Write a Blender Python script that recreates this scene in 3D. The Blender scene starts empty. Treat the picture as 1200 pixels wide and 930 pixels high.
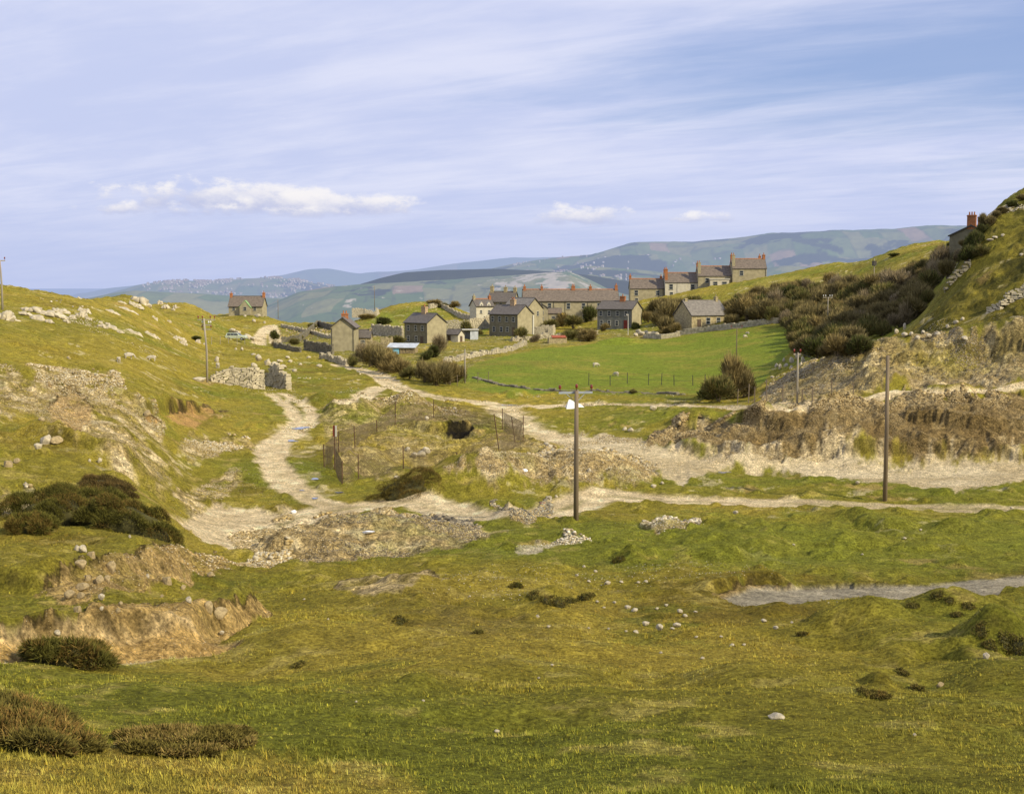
import bpy, math, random
import numpy as np
from math import radians, sin, cos, pi, tan, atan2, sqrt
random.seed(7); rng = np.random.default_rng(7)
scene = bpy.context.scene
COL = scene.collection
CZ = 16.0                     # eye height of the camera above the world's zero
F = 1500.0; CX = 600.0; CY = 465.0
PITCH = math.atan(130.0 / F)
SP, CP = sin(PITCH), cos(PITCH)
S1, C1 = 1500.0, 335.0

# ------------------------------------------------------------------ camera maths (survey: pixel + distance -> place)
def at(px, py, D):
    x = (px - CX) / F; y = -(py - CY) / F
    dy = CP + y * SP; dz = -SP + y * CP
    return (x / dy * D, D, CZ + dz / dy * D)
def project(X, Y, Z):
    z = Z - CZ
    f = Y * CP - z * SP; u = Y * SP + z * CP
    return CX + F * X / f, CY - F * u / f

# ------------------------------------------------------------------ noise
_T = {}
def vnoise(x, y, seed=0):
    if seed not in _T:
        _T[seed] = np.random.default_rng(1000 + seed).random((256, 256)).astype(np.float32)
    t = _T[seed]
    xi = np.floor(x).astype(np.int64); yi = np.floor(y).astype(np.int64)
    fx = (x - xi).astype(np.float32); fy = (y - yi).astype(np.float32)
    fx = fx * fx * fx * (fx * (fx * 6 - 15) + 10); fy = fy * fy * fy * (fy * (fy * 6 - 15) + 10)
    a = t[xi & 255, yi & 255]; b = t[(xi + 1) & 255, yi & 255]
    c = t[xi & 255, (yi + 1) & 255]; d = t[(xi + 1) & 255, (yi + 1) & 255]
    return (a + (b - a) * fx) * (1 - fy) + (c + (d - c) * fx) * fy
def fbm(x, y, scale, octaves=4, seed=0, gain=.5):
    s = 0; a = 1; n = 0; f = 1.0 / scale
    for i in range(octaves):
        s = s + a * (vnoise(x * f + 17.3 * i, y * f - 9.1 * i, seed + i) - .5) * 2
        n += a; a *= gain; f *= 2.03
    return s / n
def sstep(a, b, x):
    t = np.clip((x - a) / (b - a), 0, 1); return t * t * (3 - 2 * t)

# ------------------------------------------------------------------ terrain: base heights from a survey table
chains = {
 -150: [(930,11),(860,15),(800,21),(765,28),(700,37),(640,47),(600,55),(560,64),(520,74),(480,84),(440,95),(400,112),(365,135),(345,160),(325,190)],
 0:    [(930,11),(860,15),(800,22),(765,29),(700,38),(640,48),(600,57),(560,66),(520,76),(480,86),(440,98),(400,118),(370,145),(350,170),(334,195)],
 75:   [(930,11.5),(860,16),(800,23),(765,30),(700,38),(640,50),(600,59),(560,68),(520,79),(480,91),(440,107),(400,133),(370,165),(347,205)],
 150:  [(930,12),(860,17),(800,24),(765,31),(720,37),(670,46),(640,52),(600,62),(570,70),(540,79),(500,92),(460,108),(425,128),(400,152),(380,180),(360,215),(346,240)],
 225:  [(930,12.5),(860,18),(800,25),(760,32.5),(710,42),(670,52),(640,62),(610,74),(580,84),(550,94),(510,106),(480,119),(450,140),(420,180),(400,225),(380,270),(357,330)],
 300:  [(930,13),(850,20),(800,26),(755,34),(710,44),(665,60),(640,70),(610,79),(560,94),(500,117),(470,136),(440,170),(415,225),(402,290),(396,330),(380,380),(367,415)],
 370:  [(930,13),(850,20),(800,26),(740,36),(690,47),(650,64),(610,79),(575,90),(540,102),(500,120),(460,150),(435,190),(415,240),(400,290),(390,330),(378,385)],
 450:  [(930,13),(850,20),(790,27),(735,37),(690,47),(650,64),(610,77),(580,89),(550,99),(500,121),(460,150),(440,180),(418,240),(402,275),(390,330),(375,385),(361,430)],
 520:  [(930,13),(860,19),(790,27),(740,36),(695,47),(655,60),(610,77),(580,88),(550,99),(505,121),(465,148),(440,182),(415,240),(402,275),(388,330),(372,385),(356,430)],
 600:  [(930,13),(860,19),(800,26),(740,36),(700,45),(660,56),(622,70),(600,79),(580,87),(548,99),(510,119),(476,142),(455,162),(430,198),(410,245),(394,300),(380,340),(370,375)],
 675:  [(930,13),(860,19),(800,26),(740,36.5),(700,45.5),(660,57),(612,75),(583,87),(548,100),(510,120),(478,141),(458,160),(432,195),(408,250),(391,300),(379,340),(370,370)],
 750:  [(930,13),(860,19),(800,27),(740,37),(700,46),(660,57),(620,71),(585,86),(560,96),(530,108),(505,119),(485,131),(475,142),(458,162),(440,187),(420,225),(403,265),(386,300),(369,332),(352,360)],
 825:  [(930,13),(860,19),(800,27),(740,37),(705,45),(660,57),(620,71),(588,84),(560,96),(528,109),(500,117),(482,126),(476,134),(458,160),(435,192),(412,235),(386,278),(361,310),(337,350)],
 900:  [(930,13),(860,19),(800,26),(740,36),(705,45),(660,58),(620,70),(590,83),(565,94),(530,108),(486,113),(477,120),(462,140),(445,165),(425,192),(400,228),(370,275),(342,310),(324,348)],
 975:  [(930,13),(860,19),(800,26),(740,37),(705,45),(692,49),(660,58),(620,70),(590,82),(565,93),(530,106),(480,112),(467,119),(440,129),(420,142),(410,170),(402,205),(375,245),(345,285),(318,325),(309,350)],
 1050: [(930,13),(860,19),(800,26),(740,37),(715,43),(690,50),(660,58),(620,70),(590,82),(565,93),(532,106),(485,112),(462,118),(435,125),(412,134),(398,150),(392,165),(378,195),(350,225),(325,255),(304,290),(292,320)],
 1110: [(930,13),(860,19),(800,26),(745,36),(700,47),(680,53),(650,61),(620,69),(592,81),(565,93),(534,105),(495,110),(459,118),(430,125),(395,138),(360,148),(338,158),(345,180),(326,215),(303,250),(285,300),(286,330)],
 1150: [(930,13),(860,19),(800,26),(750,35),(705,45),(676,53),(650,61),(620,69),(594,80),(565,92),(535,104),(500,109),(456,118),(420,127),(380,138),(340,148),(300,158),(262,170),(264,195),(285,235),(282,300)],
 1200: [(930,13),(860,19),(800,26),(755,34),(710,44),(674,53),(650,61),(620,69),(597,79),(565,92),(535,104),(505,109),(451,117),(420,124),(380,132),(340,141),(300,152),(262,163),(229,176),(226,200),(240,260)],
 1350: [(930,13),(860,19),(800,26),(755,34),(710,44),(674,53),(650,61),(620,69),(597,79),(565,92),(535,103),(500,108),(450,116),(415,122),(370,130),(320,138),(270,150),(220,162),(175,178),(170,210),(180,260)],
}
pts = []
for px, ch in chains.items():
    u0 = None
    for py, D in ch:
        X, Y, Z = at(px, py, D); pts.append((X / Y, D, Z)); u0 = X / Y
    Dl = ch[-1][1]; Zl = pts[-1][2]
    pts.append((u0, Dl + 45, Zl - 6)); pts.append((u0, 560, min(Zl - 20, CZ - 45)))
    pts.append((u0, 700, CZ - 110))
    pts.append((u0, 5, CZ - 2.9)); pts.append((u0, 1.0, CZ - 1.8))
P = np.array(pts)
KU, KV = 5.0, 2.0
pu = P[:, 0] * KU; pv = np.log(P[:, 1]) * KV
def tps(r2): return np.where(r2 > 1e-12, r2 * np.log(np.maximum(r2, 1e-12)), 0)
n = len(P)
A = np.zeros((n + 3, n + 3)); A[:n, :n] = tps((pu[:, None] - pu) ** 2 + (pv[:, None] - pv) ** 2) + 1e-4 * np.eye(n)
A[:n, n] = 1; A[:n, n + 1] = pu; A[:n, n + 2] = pv; A[n:, :n] = A[:n, n:].T
W = np.linalg.solve(A, np.concatenate([P[:, 2], np.zeros(3)]))

U = np.concatenate([np.linspace(-.74, -.43, 60, endpoint=False), np.linspace(-.43, .43, 1040, endpoint=False), np.linspace(.43, .74, 61)])
ND = 1400
LD = np.linspace(math.log(1.2), math.log(700), 160 + ND)
LD = np.concatenate([np.linspace(math.log(1.2), math.log(9.5), 120, endpoint=False), np.linspace(math.log(9.5), math.log(480), ND, endpoint=False), np.linspace(math.log(480), math.log(700), 30)])
# coarse evaluation, then cubic resampling along both axes
cu = np.linspace(-.5, .5, 240); cv = np.linspace(LD[0], LD[-1], 420)
gu, gv = np.meshgrid(cu * KU, cv * KV)
fl = np.stack([gu.ravel(), gv.ravel()], 1); out = np.zeros(len(fl))
for s in range(0, len(fl), 20000):
    q = fl[s:s + 20000]
    r2 = (q[:, 0:1] - pu) ** 2 + (q[:, 1:2] - pv) ** 2
    out[s:s + 20000] = tps(r2) @ W[:n] + W[n] + W[n + 1] * q[:, 0] + W[n + 2] * q[:, 1]
coarse = out.reshape(gu.shape)
def cubic(arr, xs, x):            # Catmull-Rom along axis 0
    t = (np.clip(x, xs[0], xs[-1]) - xs[0]) / (xs[1] - xs[0]); i = np.clip(np.floor(t).astype(int), 0, len(xs) - 2); f = (t - i)[:, None]
    p0 = arr[np.maximum(i - 1, 0)]; p1 = arr[i]; p2 = arr[i + 1]; p3 = arr[np.minimum(i + 2, len(xs) - 1)]
    return p1 + .5 * f * (p2 - p0 + f * (2 * p0 - 5 * p1 + 4 * p2 - p3 + f * (3 * (p1 - p2) + p3 - p0)))
H = cubic(cubic(coarse, cv, LD).T.copy(), cu, U).T.copy()
NR, NC = H.shape
DD = np.exp(LD)
GX = (U[None, :] * DD[:, None]); GY = np.repeat(DD[:, None], NC, 1)
GV = np.repeat(LD[:, None] * 200, NC, 1); GU = np.repeat(U[None, :] * 1500, NR, 0)

def hit(px, py, dmin=0):
    """where the sight line through this pixel meets the surveyed ground"""
    x, y, z = at(px, py, 1.0); z -= CZ
    ci = int(np.clip(np.searchsorted(U, x), 0, NC - 1))
    col = (H[:, ci] - CZ) / DD
    idx = np.where((col >= z) & (DD > max(dmin, 3)))[0]
    if len(idx) == 0: return at(px, py, 300)
    k = idx[0]
    return (x * DD[k], DD[k], H[k, ci])
def gz(X, Y):
    u = X / max(Y, .5); v = math.log(max(Y, 1.3))
    i = min(max(np.searchsorted(U, u) - 1, 0), NC - 2); j = min(max(np.searchsorted(LD, v) - 1, 0), NR - 2)
    a = min(max((u - U[i]) / (U[i + 1] - U[i]), 0), 1); b = min(max((v - LD[j]) / (LD[j + 1] - LD[j]), 0), 1)
    return (H[j, i] * (1 - a) + H[j, i + 1] * a) * (1 - b) + (H[j + 1, i] * (1 - a) + H[j + 1, i + 1] * a) * b

# ---- features: mounds, hollows and scarps on the surveyed ground
def mound(px, py, wpx, depth, h, rot=0, power=1.0, rough=.25, seed=3):
    global H
    X, D, Z = hit(px, py)
    rx = wpx * D / 1500 / 2; ry = depth / 2
    dx = GX - X; dy = GY - D
    c, s = cos(rot), sin(rot)
    a = (dx * c + dy * s) / rx; b = (-dx * s + dy * c) / ry
    sel = (np.abs(a) < 2) & (np.abs(b) < 2)
    r = np.sqrt(a[sel] ** 2 + b[sel] ** 2)
    r = r * (1 + rough * fbm(GX[sel], GY[sel], max(rx * .7, .4), 3, seed))
    H[sel] += h * (1 - sstep(0, 1, r)) ** power
def seg_dist(X, Y, poly):
    """distance to polyline, signed side (+ = farther side for lines running left to right), arc parameter"""
    best = np.full(X.shape, 1e9); side = np.zeros(X.shape); par = np.zeros(X.shape)
    for k in range(len(poly) - 1):
        ax, ay = poly[k][:2]; bx, by = poly[k + 1][:2]
        vx, vy = bx - ax, by - ay; L2 = vx * vx + vy * vy + 1e-9
        t = np.clip(((X - ax) * vx + (Y - ay) * vy) / L2, 0, 1)
        d = np.hypot(X - ax - t * vx, Y - ay - t * vy)
        m = d < best
        best = np.where(m, d, best); side = np.where(m, np.sign(vx * (Y - ay) - vy * (X - ax)), side); par = np.where(m, k + t, par)
    return best, side, par
def scarp(line, A, w, L, wob=.6, seed=5, dig=0):
    """a bank: ground beyond the line is raised by A over width w, easing off over L"""
    global H
    pl = [hit(px, py) for px, py in line]
    xs = [p[0] for p in pl]; ys = [p[1] for p in pl]; m = 3 * L + 3
    sel = (GX > min(xs) - m) & (GX < max(xs) + m) & (GY > min(ys) - m) & (GY < max(ys) + m)
    X = GX[sel]; Y = GY[sel]
    d, s, par = seg_dist(X, Y, pl)
    s = np.where(s == 0, 1, s)
    sd = d * s + wob * fbm(X, Y, 2.2, 4, seed)
    ends = sstep(0, .35, par) * sstep(0, .35, len(pl) - 1 - par)
    up = sstep(0, w, sd) * np.exp(-np.maximum(sd - w, 0) / L) * A
    dn = -dig * np.exp(-np.maximum(-sd, 0) / (L * .5)) * (sd < 0) - dig * (1 - sstep(0, w, sd)) * (sd >= 0)
    H[sel] += (up + dn) * ends
# foreground turf
mound(490, 700, 190, 9, .75); mound(400, 745, 260, 7, .25); mound(740, 655, 40, 2.4, .55, seed=8); mound(645, 702, 90, 3, .45)
mound(160, 560, 160, 8, -1.0)
mound(1010, 735, 170, 5, .8, seed=11); mound(1110, 715, 190, 4, .75, seed=12); mound(1165, 760, 120, 3.5, .9, seed=13)
mound(1090, 768, 110, 3, -.55, seed=14); mound(1195, 770, 60, 2, -.5); mound(1030, 812, 50, 1.5, .25, seed=15); mound(860, 800, 260, 5, .3)
mound(490, 812, 90, 2, .22, seed=16); mound(700, 770, 220, 4, .25, seed=17); mound(640, 845, 300, 3, -.25); mound(330, 880, 500, 3.0, .22)
mound(20, 850, 170, 4, .3); mound(700, 630, 300, 9, .5, seed=4); mound(1120, 620, 120, 5, .45); mound(1000, 610, 90, 4, .4)
# heaps of quarried stone
mound(430, 636, 330, 11, 1.45, rough=.45, seed=21); mound(330, 640, 150, 8, .7, seed=22); mound(605, 606, 80, 6, 1.3, seed=23); mound(785, 620, 90, 5, .5, seed=24)
mound(690, 562, 190, 15, 2.2, rough=.4, seed=25); mound(560, 568, 200, 12, 2.3, rough=.35, seed=26); mound(500, 575, 120, 8, .9, seed=27)
mound(880, 545, 150, 8, 1.0, seed=28); mound(410, 482, 90, 14, 2.0, seed=29); mound(480, 478, 90, 12, 1.8, seed=30); mound(380, 472, 60, 10, 1.2, seed=31)
mound(500, 532, 170, 13, -2.2, seed=32); mound(435, 545, 60, 8, -1.3, seed=33); mound(535, 512, 45, 6, -1.6, seed=34)
mound(605, 462, 50, 8, .8, seed=35)
mound(810, 492, 90, 6, 1.0, seed=36)
# spoil on the right
mound(1000, 425, 170, 16, 1.8, rough=.4, seed=41); mound(1130, 415, 190, 14, 2.4, rough=.4, seed=42); mound(1195, 398, 120, 12, 1.5, seed=43)
mound(925, 452, 90, 12, 1.2, seed=44); mound(1030, 448, 90, 8, 1.3, seed=45); mound(1110, 470, 150, 8, .9, rough=.5, seed=46); mound(975, 478, 90, 7, .8, rough=.5, seed=47)
# turf lips and cut banks
scarp([(40,700),(90,694),(150,690),(210,684),(270,674)], .75, 1.3, 5, .8, 51)
scarp([(-40,776),(40,769),(130,764),(240,757),(290,738),(330,718)], .85, .9, 3.5, .6, 52)
scarp([(770,528),(850,531),(920,532),(1000,533),(1080,535),(1160,540),(1260,545)], .9, 1.2, 9, 1.3, 53)
scarp([(850,498),(890,500),(930,503)], 1.0, .4, 4, .5, 59)
scarp([(385,690),(430,687),(490,684)], .08, .5, 2, .3, 54)
scarp([(830,702),(880,690),(930,688)], .45, .3, 3, .3, 55)
scarp([(500,508),(530,507),(560,506)], 1.0, .5, 4, .4, 56)
scarp([(170,492),(200,484),(245,480)], 1.0, .5, 5, .5, 57)
scarp([(330,468),(345,478)], .4, .5, 3, .3, 58)
scarp([(0,505),(60,520),(130,540),(190,560)], .8, 1.2, 5, 1, 60)
# knoll right of house 4 (round green mound with wall behind)
mound(728, 402, 90, 14, 1.2, rough=.1, seed=61)
scarp([(1050,494),(1090,500),(1140,503),(1200,506),(1260,508)], .9, .3, 4, .9, 62)
scarp([(1010,432),(1050,430),(1090,428)], .9, .4, 4, .8, 63)
scarp([(1120,425),(1160,420),(1220,418)], .9, .4, 4, .8, 64)
H0 = H.copy()

# ------------------------------------------------------------------ masks, painted on the ground in plan
def polymask(poly, soft=4, wob=6, seed=0, nscale=.035):
    """soft mask of a plan region given by survey pixels"""
    w = []
    for px, py in poly:
        X, D, Z = hit(px, py); w.append((X / D * 1500, math.log(D) * 200))
    w = np.array(w); x0, y0 = w.min(0) - 25; x1, y1 = w.max(0) + 25
    j0, j1 = np.searchsorted(LD * 200, [y0, y1]); i0, i1 = np.searchsorted(U * 1500, [x0, x1])
    M = np.zeros((NR, NC), np.float32)
    if j1 <= j0 or i1 <= i0: return M
    X = GU[j0:j1, i0:i1]; Y = GV[j0:j1, i0:i1]
    ins = np.zeros(X.shape, bool); k2 = len(w) - 1
    for k in range(len(w)):
        xa, ya = w[k]; xb, yb = w[k2]
        ins ^= ((ya > Y) != (yb > Y)) & (X < (xb - xa) * (Y - ya) / (yb - ya + 1e-12) + xa); k2 = k
    d, _, _ = seg_dist(X, Y, np.vstack([w, w[:1]]))
    sd = np.where(ins, d, -d) + wob * fbm(X, Y * 2, 22, 4, 70 + seed)
    sd = sd + wob * .35 * fbm(X, Y * 2, 5, 3, 170 + seed); soft = soft * (.45 if soft < 8 else 1)
    M[j0:j1, i0:i1] = sstep(-soft, soft, sd)
    return M
def trackmask(line, wid, soft=.5, wob=.5, seed=0):
    pl = [hit(px, py) for px, py in line]
    # resample smoothly
    q = []
    for k in range(len(pl) - 1):
        p0 = pl[max(k - 1, 0)]; p1 = pl[k]; p2 = pl[k + 1]; p3 = pl[min(k + 2, len(pl) - 1)]
        for t in np.linspace(0, 1, 6, endpoint=False):
            q.append(tuple(p1[c] + .5 * t * (p2[c] - p0[c] + t * (2 * p0[c] - 5 * p1[c] + 4 * p2[c] - p3[c] + t * (3 * (p1[c] - p2[c]) + p3[c] - p0[c]))) for c in (0, 1)))
    q.append(pl[-1][:2])
    xs = [p[0] for p in q]; ys = [p[1] for p in q]; m = wid + 3
    sel = (GX > min(xs) - m) & (GX < max(xs) + m) & (GY > min(ys) - m) & (GY < max(ys) + m)
    M = np.zeros((NR, NC), np.float32); R = np.full((NR, NC), 99., np.float32)
    X = GX[sel]; Y = GY[sel]
    d, s, par = seg_dist(X, Y, q)
    n_ = fbm(X, Y, 2.5, 4, 90 + seed)
    M[sel] = 1 - sstep(wid / 2 - soft, wid / 2 + soft, d + wob * n_)
    R[sel] = d * np.where(s == 0, 1, s)
    return M, R
T1, R1 = trackmask([(300,632),(345,607),(400,596),(480,590),(600,585),(700,583),(800,587),(900,589),(1040,592),(1130,595),(1260,600)], 3.6, seed=1)
T2, R2 = trackmask([(420,596),(375,588),(345,572),(322,548),(318,525),(340,508),(358,497)], 2.7, .35, .6, seed=2)
T2c, _ = trackmask([(350,503),(364,492),(362,480),(350,470),(336,462),(330,460)], 1.3, .4, .4, seed=13)
T2b, _ = trackmask([(352,500),(342,482),(328,468),(318,462)], 1.3, .4, .4, seed=12)
T3, R3 = trackmask([(395,427),(425,434),(445,440),(462,452),(500,463),(560,471),(620,476),(700,474),(780,475),(850,477),(925,476)], 3.0, .3, .3, seed=3)
T3r, _ = trackmask([(905,477),(940,473),(985,467),(1050,462),(1120,459),(1260,444)], 1.5, .25, .3, seed=14)
T3b, _ = trackmask([(470,455),(440,455),(405,464)], 2.6, .4, .3, seed=4)
T4, _ = trackmask([(590,476),(604,490),(625,505),(660,516)], 3.6, .8, .8, seed=5)
T5, _ = trackmask([(302,404),(306,394),(318,382),(324,370)], 3.2, .4, .4, seed=6)
T6, _ = trackmask([(-40,774),(60,772),(150,767),(240,757)], 1.5, .3, .3, seed=7)
LANE = polymask([(845,702),(880,692),(950,688),(1020,685),(1110,681),(1200,673),(1300,668),(1300,680),(1200,688),(1110,692),(1020,701),(950,710),(890,718),(862,712)], 2.5, 2.5, 1)
LANEC, _ = trackmask([(835,712),(900,706),(1000,696),(1100,688),(1200,681),(1300,674)], 3.4, .25, .2, seed=8)
FLOOR = polymask([(625,505),(700,508),(760,520),(850,529),(1000,532),(1200,540),(1320,545),(1320,560),(1200,563),(1120,574),(1060,570),(1000,564),(940,558),(880,550),(830,553),(800,570),(775,560),(740,535),(660,525)], 5, 8, 2)
G_DIRT = polymask([(195,602),(255,590),(300,595),(360,600),(340,612),(300,640),(250,640)], 5, 6, 3)
G_WIDE = polymask([(302,522),(322,506),(362,498),(372,535),(378,565),(415,585),(420,600),(380,600),(330,570),(305,545)], 6, 8, 4)
RUB = {}
RUB['scarp'] = polymask([(760,522),(770,505),(830,488),(900,494),(925,478),(1040,466),(1120,470),(1320,470),(1320,542),(1150,538),(1000,533),(850,530)], 4, 6, 5)
RUB['spoil'] = polymask([(885,473),(905,450),(950,428),(1010,410),(1060,402),(1130,398),(1200,386),(1320,380),(1320,438),(1120,452),(1040,456),(975,462),(920,471)], 5, 10, 6)
RUB['heap1'] = polymask([(262,622),(330,606),(430,603),(520,606),(587,626),(540,642),(450,656),(350,658),(290,648)], 4, 6, 7)
RUB['heap2'] = polymask([(575,592),(605,587),(642,588),(645,600),(622,616),(598,612)], 3, 4, 8)
RUB['heap3'] = polymask([(752,614),(785,608),(822,611),(800,622),(770,627)], 3, 5, 9)
RUB['heap4'] = polymask([(520,550),(560,532),(640,528),(720,530),(775,548),(775,568),(700,573),(640,565),(580,566)], 4, 7, 10)
RUB['pit'] = polymask([(372,485),(430,462),(520,470),(590,490),(640,515),(640,530),(560,535),(500,550),(430,560),(400,555)], 6, 12, 11)
RUB['hill1'] = polymask([(-30,445),(30,438),(80,430),(120,442),(150,465),(185,498),(170,520),(200,540),(185,560),(140,552),(90,520),(40,490),(-30,485)], 8, 22, 12)
RUB['hill2'] = polymask([(190,523),(230,515),(290,508),(300,522),(250,535),(215,540)], 5, 10, 13)
RUB['hill3'] = polymask([(0,580),(40,572),(65,585),(30,600),(0,600)], 4, 8, 14)
RUB['hill4'] = polymask([(205,580),(250,560),(290,555),(270,580),(225,600)], 4, 8, 15)
RUB['bank'] = polymask([(270,665),(300,648),(340,640),(345,652),(310,668)], 3, 4, 16)
SOIL1 = polymask([(40,695),(60,672),(120,655),(190,642),(250,650),(278,668),(230,680),(190,693),(120,702),(80,706)], 4, 9, 17)
SOIL2 = polymask([(-30,750),(40,742),(90,735),(120,716),(180,712),(260,716),(330,712),(292,738),(240,762),(130,770),(-30,778)], 3, 6, 18)
SOIL3 = polymask([(172,492),(200,478),(245,476),(270,490),(230,498)], 4, 8, 19)
SOIL4 = polymask([(60,455),(90,450),(110,480),(95,510),(60,490)], 6, 10, 20)
SOIL5 = polymask([(385,690),(430,680),(500,672),(530,684),(470,690),(430,696)], 3, 5, 21)
SOIL6 = polymask([(830,702),(880,690),(930,690),(900,697),(850,703)], 2, 3, 22)
BARE1 = polymask([(600,645),(640,632),(690,628),(705,634),(650,642),(620,652)], 3, 6, 23)
FIELD = polymask([(520,450),(560,425),(640,408),(700,402),(800,388),(880,380),(945,382),(935,405),(905,430),(890,455),(820,462),(700,455),(600,462)], 4, 4, 24)
KNOLL = polymask([(430,378),(450,363),(500,352),(560,357),(590,372),(560,385),(470,385)], 4, 4, 25)
GHILL = polymask([(870,350),(900,325),(1000,300),(1140,280),(1140,300),(1000,340),(900,360)], 6, 6, 26)
GARD = polymask([(310,405),(330,380),(500,392),(560,395),(640,392),(780,375),(800,385),(740,400),(640,405),(560,425),(530,445),(440,430)], 4, 6, 27)
DRY1 = polymask([(-40,400),(150,400),(300,425),(200,450),(80,430),(-40,425)], 10, 12, 28)
DRY2 = polymask([(-40,885),(150,875),(300,880),(480,905),(560,960),(-40,960)], 10, 10, 29)
DARK1 = polymask([(440,710),(480,690),(540,695),(600,720),(640,750),(560,760),(460,740)], 14, 14, 30)
LUSH = polymask([(640,625),(800,600),(1200,610),(1320,660),(1000,680),(850,672),(740,640)], 14, 14, 31)
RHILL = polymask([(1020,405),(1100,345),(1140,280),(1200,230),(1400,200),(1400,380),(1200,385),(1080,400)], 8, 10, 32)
ALLRUB = np.zeros((NR, NC), np.float32)
for k, m in RUB.items(): ALLRUB = np.maximum(ALLRUB, m)
TR = np.maximum.reduce([T1, T2, T3, T3b, T5])
DIRT = np.maximum.reduce([T1, T2, T2b, T2c, T3, T3r, T3b, T4 * .9, T5, T6, G_DIRT, G_WIDE * .3 * sstep(-.2, .3, fbm(GX, GY, 3, 4, 98))])
# press the tracks into the ground: relax H toward its blur where the track is
ker = 9
def blur(a, k):
    c = np.cumsum(np.pad(a, ((k, k + 1), (0, 0)), 'edge'), 0); a = (c[2 * k + 1:] - c[:-2 * k - 1]) / (2 * k + 1)
    c = np.cumsum(np.pad(a, ((0, 0), (k, k + 1)), 'edge'), 1); return (c[:, 2 * k + 1:] - c[:, :-2 * k - 1]) / (2 * k + 1)
bH = blur(blur(H, ker), ker)
flat = np.clip(np.maximum(DIRT, LANE), 0, 1)
H = H * (1 - flat) + (bH - .10) * flat
# relief noise
n10 = fbm(GX, GY, 11, 4, 101); n3 = fbm(GX, GY, 2.8, 4, 111); n1 = fbm(GX, GY, .8, 3, 121); n03 = fbm(GX, GY, .28, 2, 131)
ridgy = 1 - np.abs(fbm(GX, GY, 3.5, 4, 141))
rough = 1 - .85 * np.maximum(flat, FLOOR * .8) - .5 * FIELD
farfade = 1 / (1 + (GY / 260) ** 2)
near = np.clip(GY / 18, .35, 1)
H += (.28 * n10 * rough + .16 * n3 * rough + .05 * n1 * rough + .022 * n03) * farfade * near
hum = np.maximum(fbm(GX, GY, 1.7, 3, 151) - .2, 0)
H += .42 * hum * rough * (sstep(25, 45, GY) + .35 * sstep(12, 20, GY)) * (1 - FIELD)
hb = np.maximum(fbm(GX, GY, 5.5, 3, 155) - .05, 0); hmask = rough * sstep(16, 28, GY) * (1 - sstep(75, 110, GY)) * (1 - ALLRUB)
nearflat = np.clip(3.5 * blur(blur(flat, 22), 22), 0, 1); hmask = hmask * (1 - nearflat)
H += 1.0 * hb * hmask * (.45 + .75 * sstep(4, 12, GX)) - .5 * np.maximum(-fbm(GX, GY, 4, 3, 157) - .2, 0) * hmask
rr = np.maximum(ALLRUB, np.maximum(SOIL1, SOIL2))
H += rr * (.20 * fbm(GX, GY, 1.3, 4, 161) + .12 * fbm(GX, GY, .45, 3, 171))
ss = np.maximum(SOIL1, SOIL2); H += ss * (.16 * fbm(GX, GY, .7, 4, 163) + .06 * np.round(3 * fbm(GX, GY, .5, 3, 164)) / 3)
H += (RUB['scarp'] + RUB['spoil']) * (.8 * (ridgy - .8) + .22 * fbm(GX, GY, .8, 3, 165))
H += RHILL * (.6 * fbm(GX, GY, 5, 4, 181) + .5 * np.maximum(fbm(GX, GY, 2.4, 4, 182), -.1)) + RHILL * .5 * np.round(fbm(GX, GY, 9, 2, 191) * 2.5) / 2.5
H += (1 - np.minimum(1, FIELD + flat)) * .10 * fbm(GX, GY, 1.1, 3, 201) * sstep(30, 60, GY) * farfade
# ------------------------------------------------------------------ ground colour
def c3(r, g, b): return np.array([r, g, b], np.float32)
def mixc(base, col, m): return base + (col - base) * m[..., None]
nb = fbm(GX, GY, 16, 5, 211); nc_ = fbm(GX, GY, 4, 5, 221); nd = fbm(GX, GY, 1.0, 4, 231); ne = fbm(GX, GY, .3, 3, 241); nf = fbm(GX, GY, 7, 5, 251)
C = np.zeros((NR, NC, 3), np.float32) + c3(.205, .175, .028)
C = mixc(C, c3(.150, .155, .022), sstep(-.1, .5, nb))
C = mixc(C, c3(.285, .220, .042), sstep(.0, .55, -nb + .5 * nc_) * .8)
C = mixc(C, c3(.115, .085, .016), sstep(.15, .6, nf + .45 * nd) * .7)
C = mixc(C, c3(.33, .265, .085), sstep(.2, .6, nd - .3 * nc_) * .6)
C = mixc(C, c3(.095, .115, .016), sstep(.2, .6, nc_ + .5 * nd) * .5)
C = mixc(C, c3(.275, .215, .038), DRY1 * .55); C = mixc(C, c3(.36, .26, .06), DRY2 * .65 * (.7 + .3 * nd))
C = mixc(C, c3(.095, .078, .018), DARK1 * np.clip(.45 + .6 * nc_, 0, .8))
C = mixc(C, c3(.165, .175, .026), LUSH * np.clip(.5 + .5 * nf, 0, .8))
FC = mixc(np.zeros_like(C) + c3(.165, .205, .025), c3(.235, .225, .04), sstep(-.1, .6, nf + .4 * nd)); FC = mixc(FC, c3(.12, .155, .02), sstep(.25, .6, nc_) * .5)
FC = mixc(FC, c3(.22, .185, .04), sstep(.2, .55, nb + .5 * nd) * .6); FC = mixc(FC, c3(.09, .11, .02), sstep(.35, .6, nd + .3 * nb) * .5)
C = C * (1 - FIELD[..., None]) + FC * FIELD[..., None]
C = mixc(C, c3(.17, .19, .028), KNOLL * .75); C = mixc(C, c3(.25, .215, .05), GHILL * .7)
C = mixc(C, c3(.15, .14, .04), GARD * np.clip(.5 + nc_, 0, 1) * (1 - FIELD))
C = mixc(C, c3(.34, .29, .16), GARD * sstep(.35, .7, nf + nd * .5) * .5 * (1 - FIELD))
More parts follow.
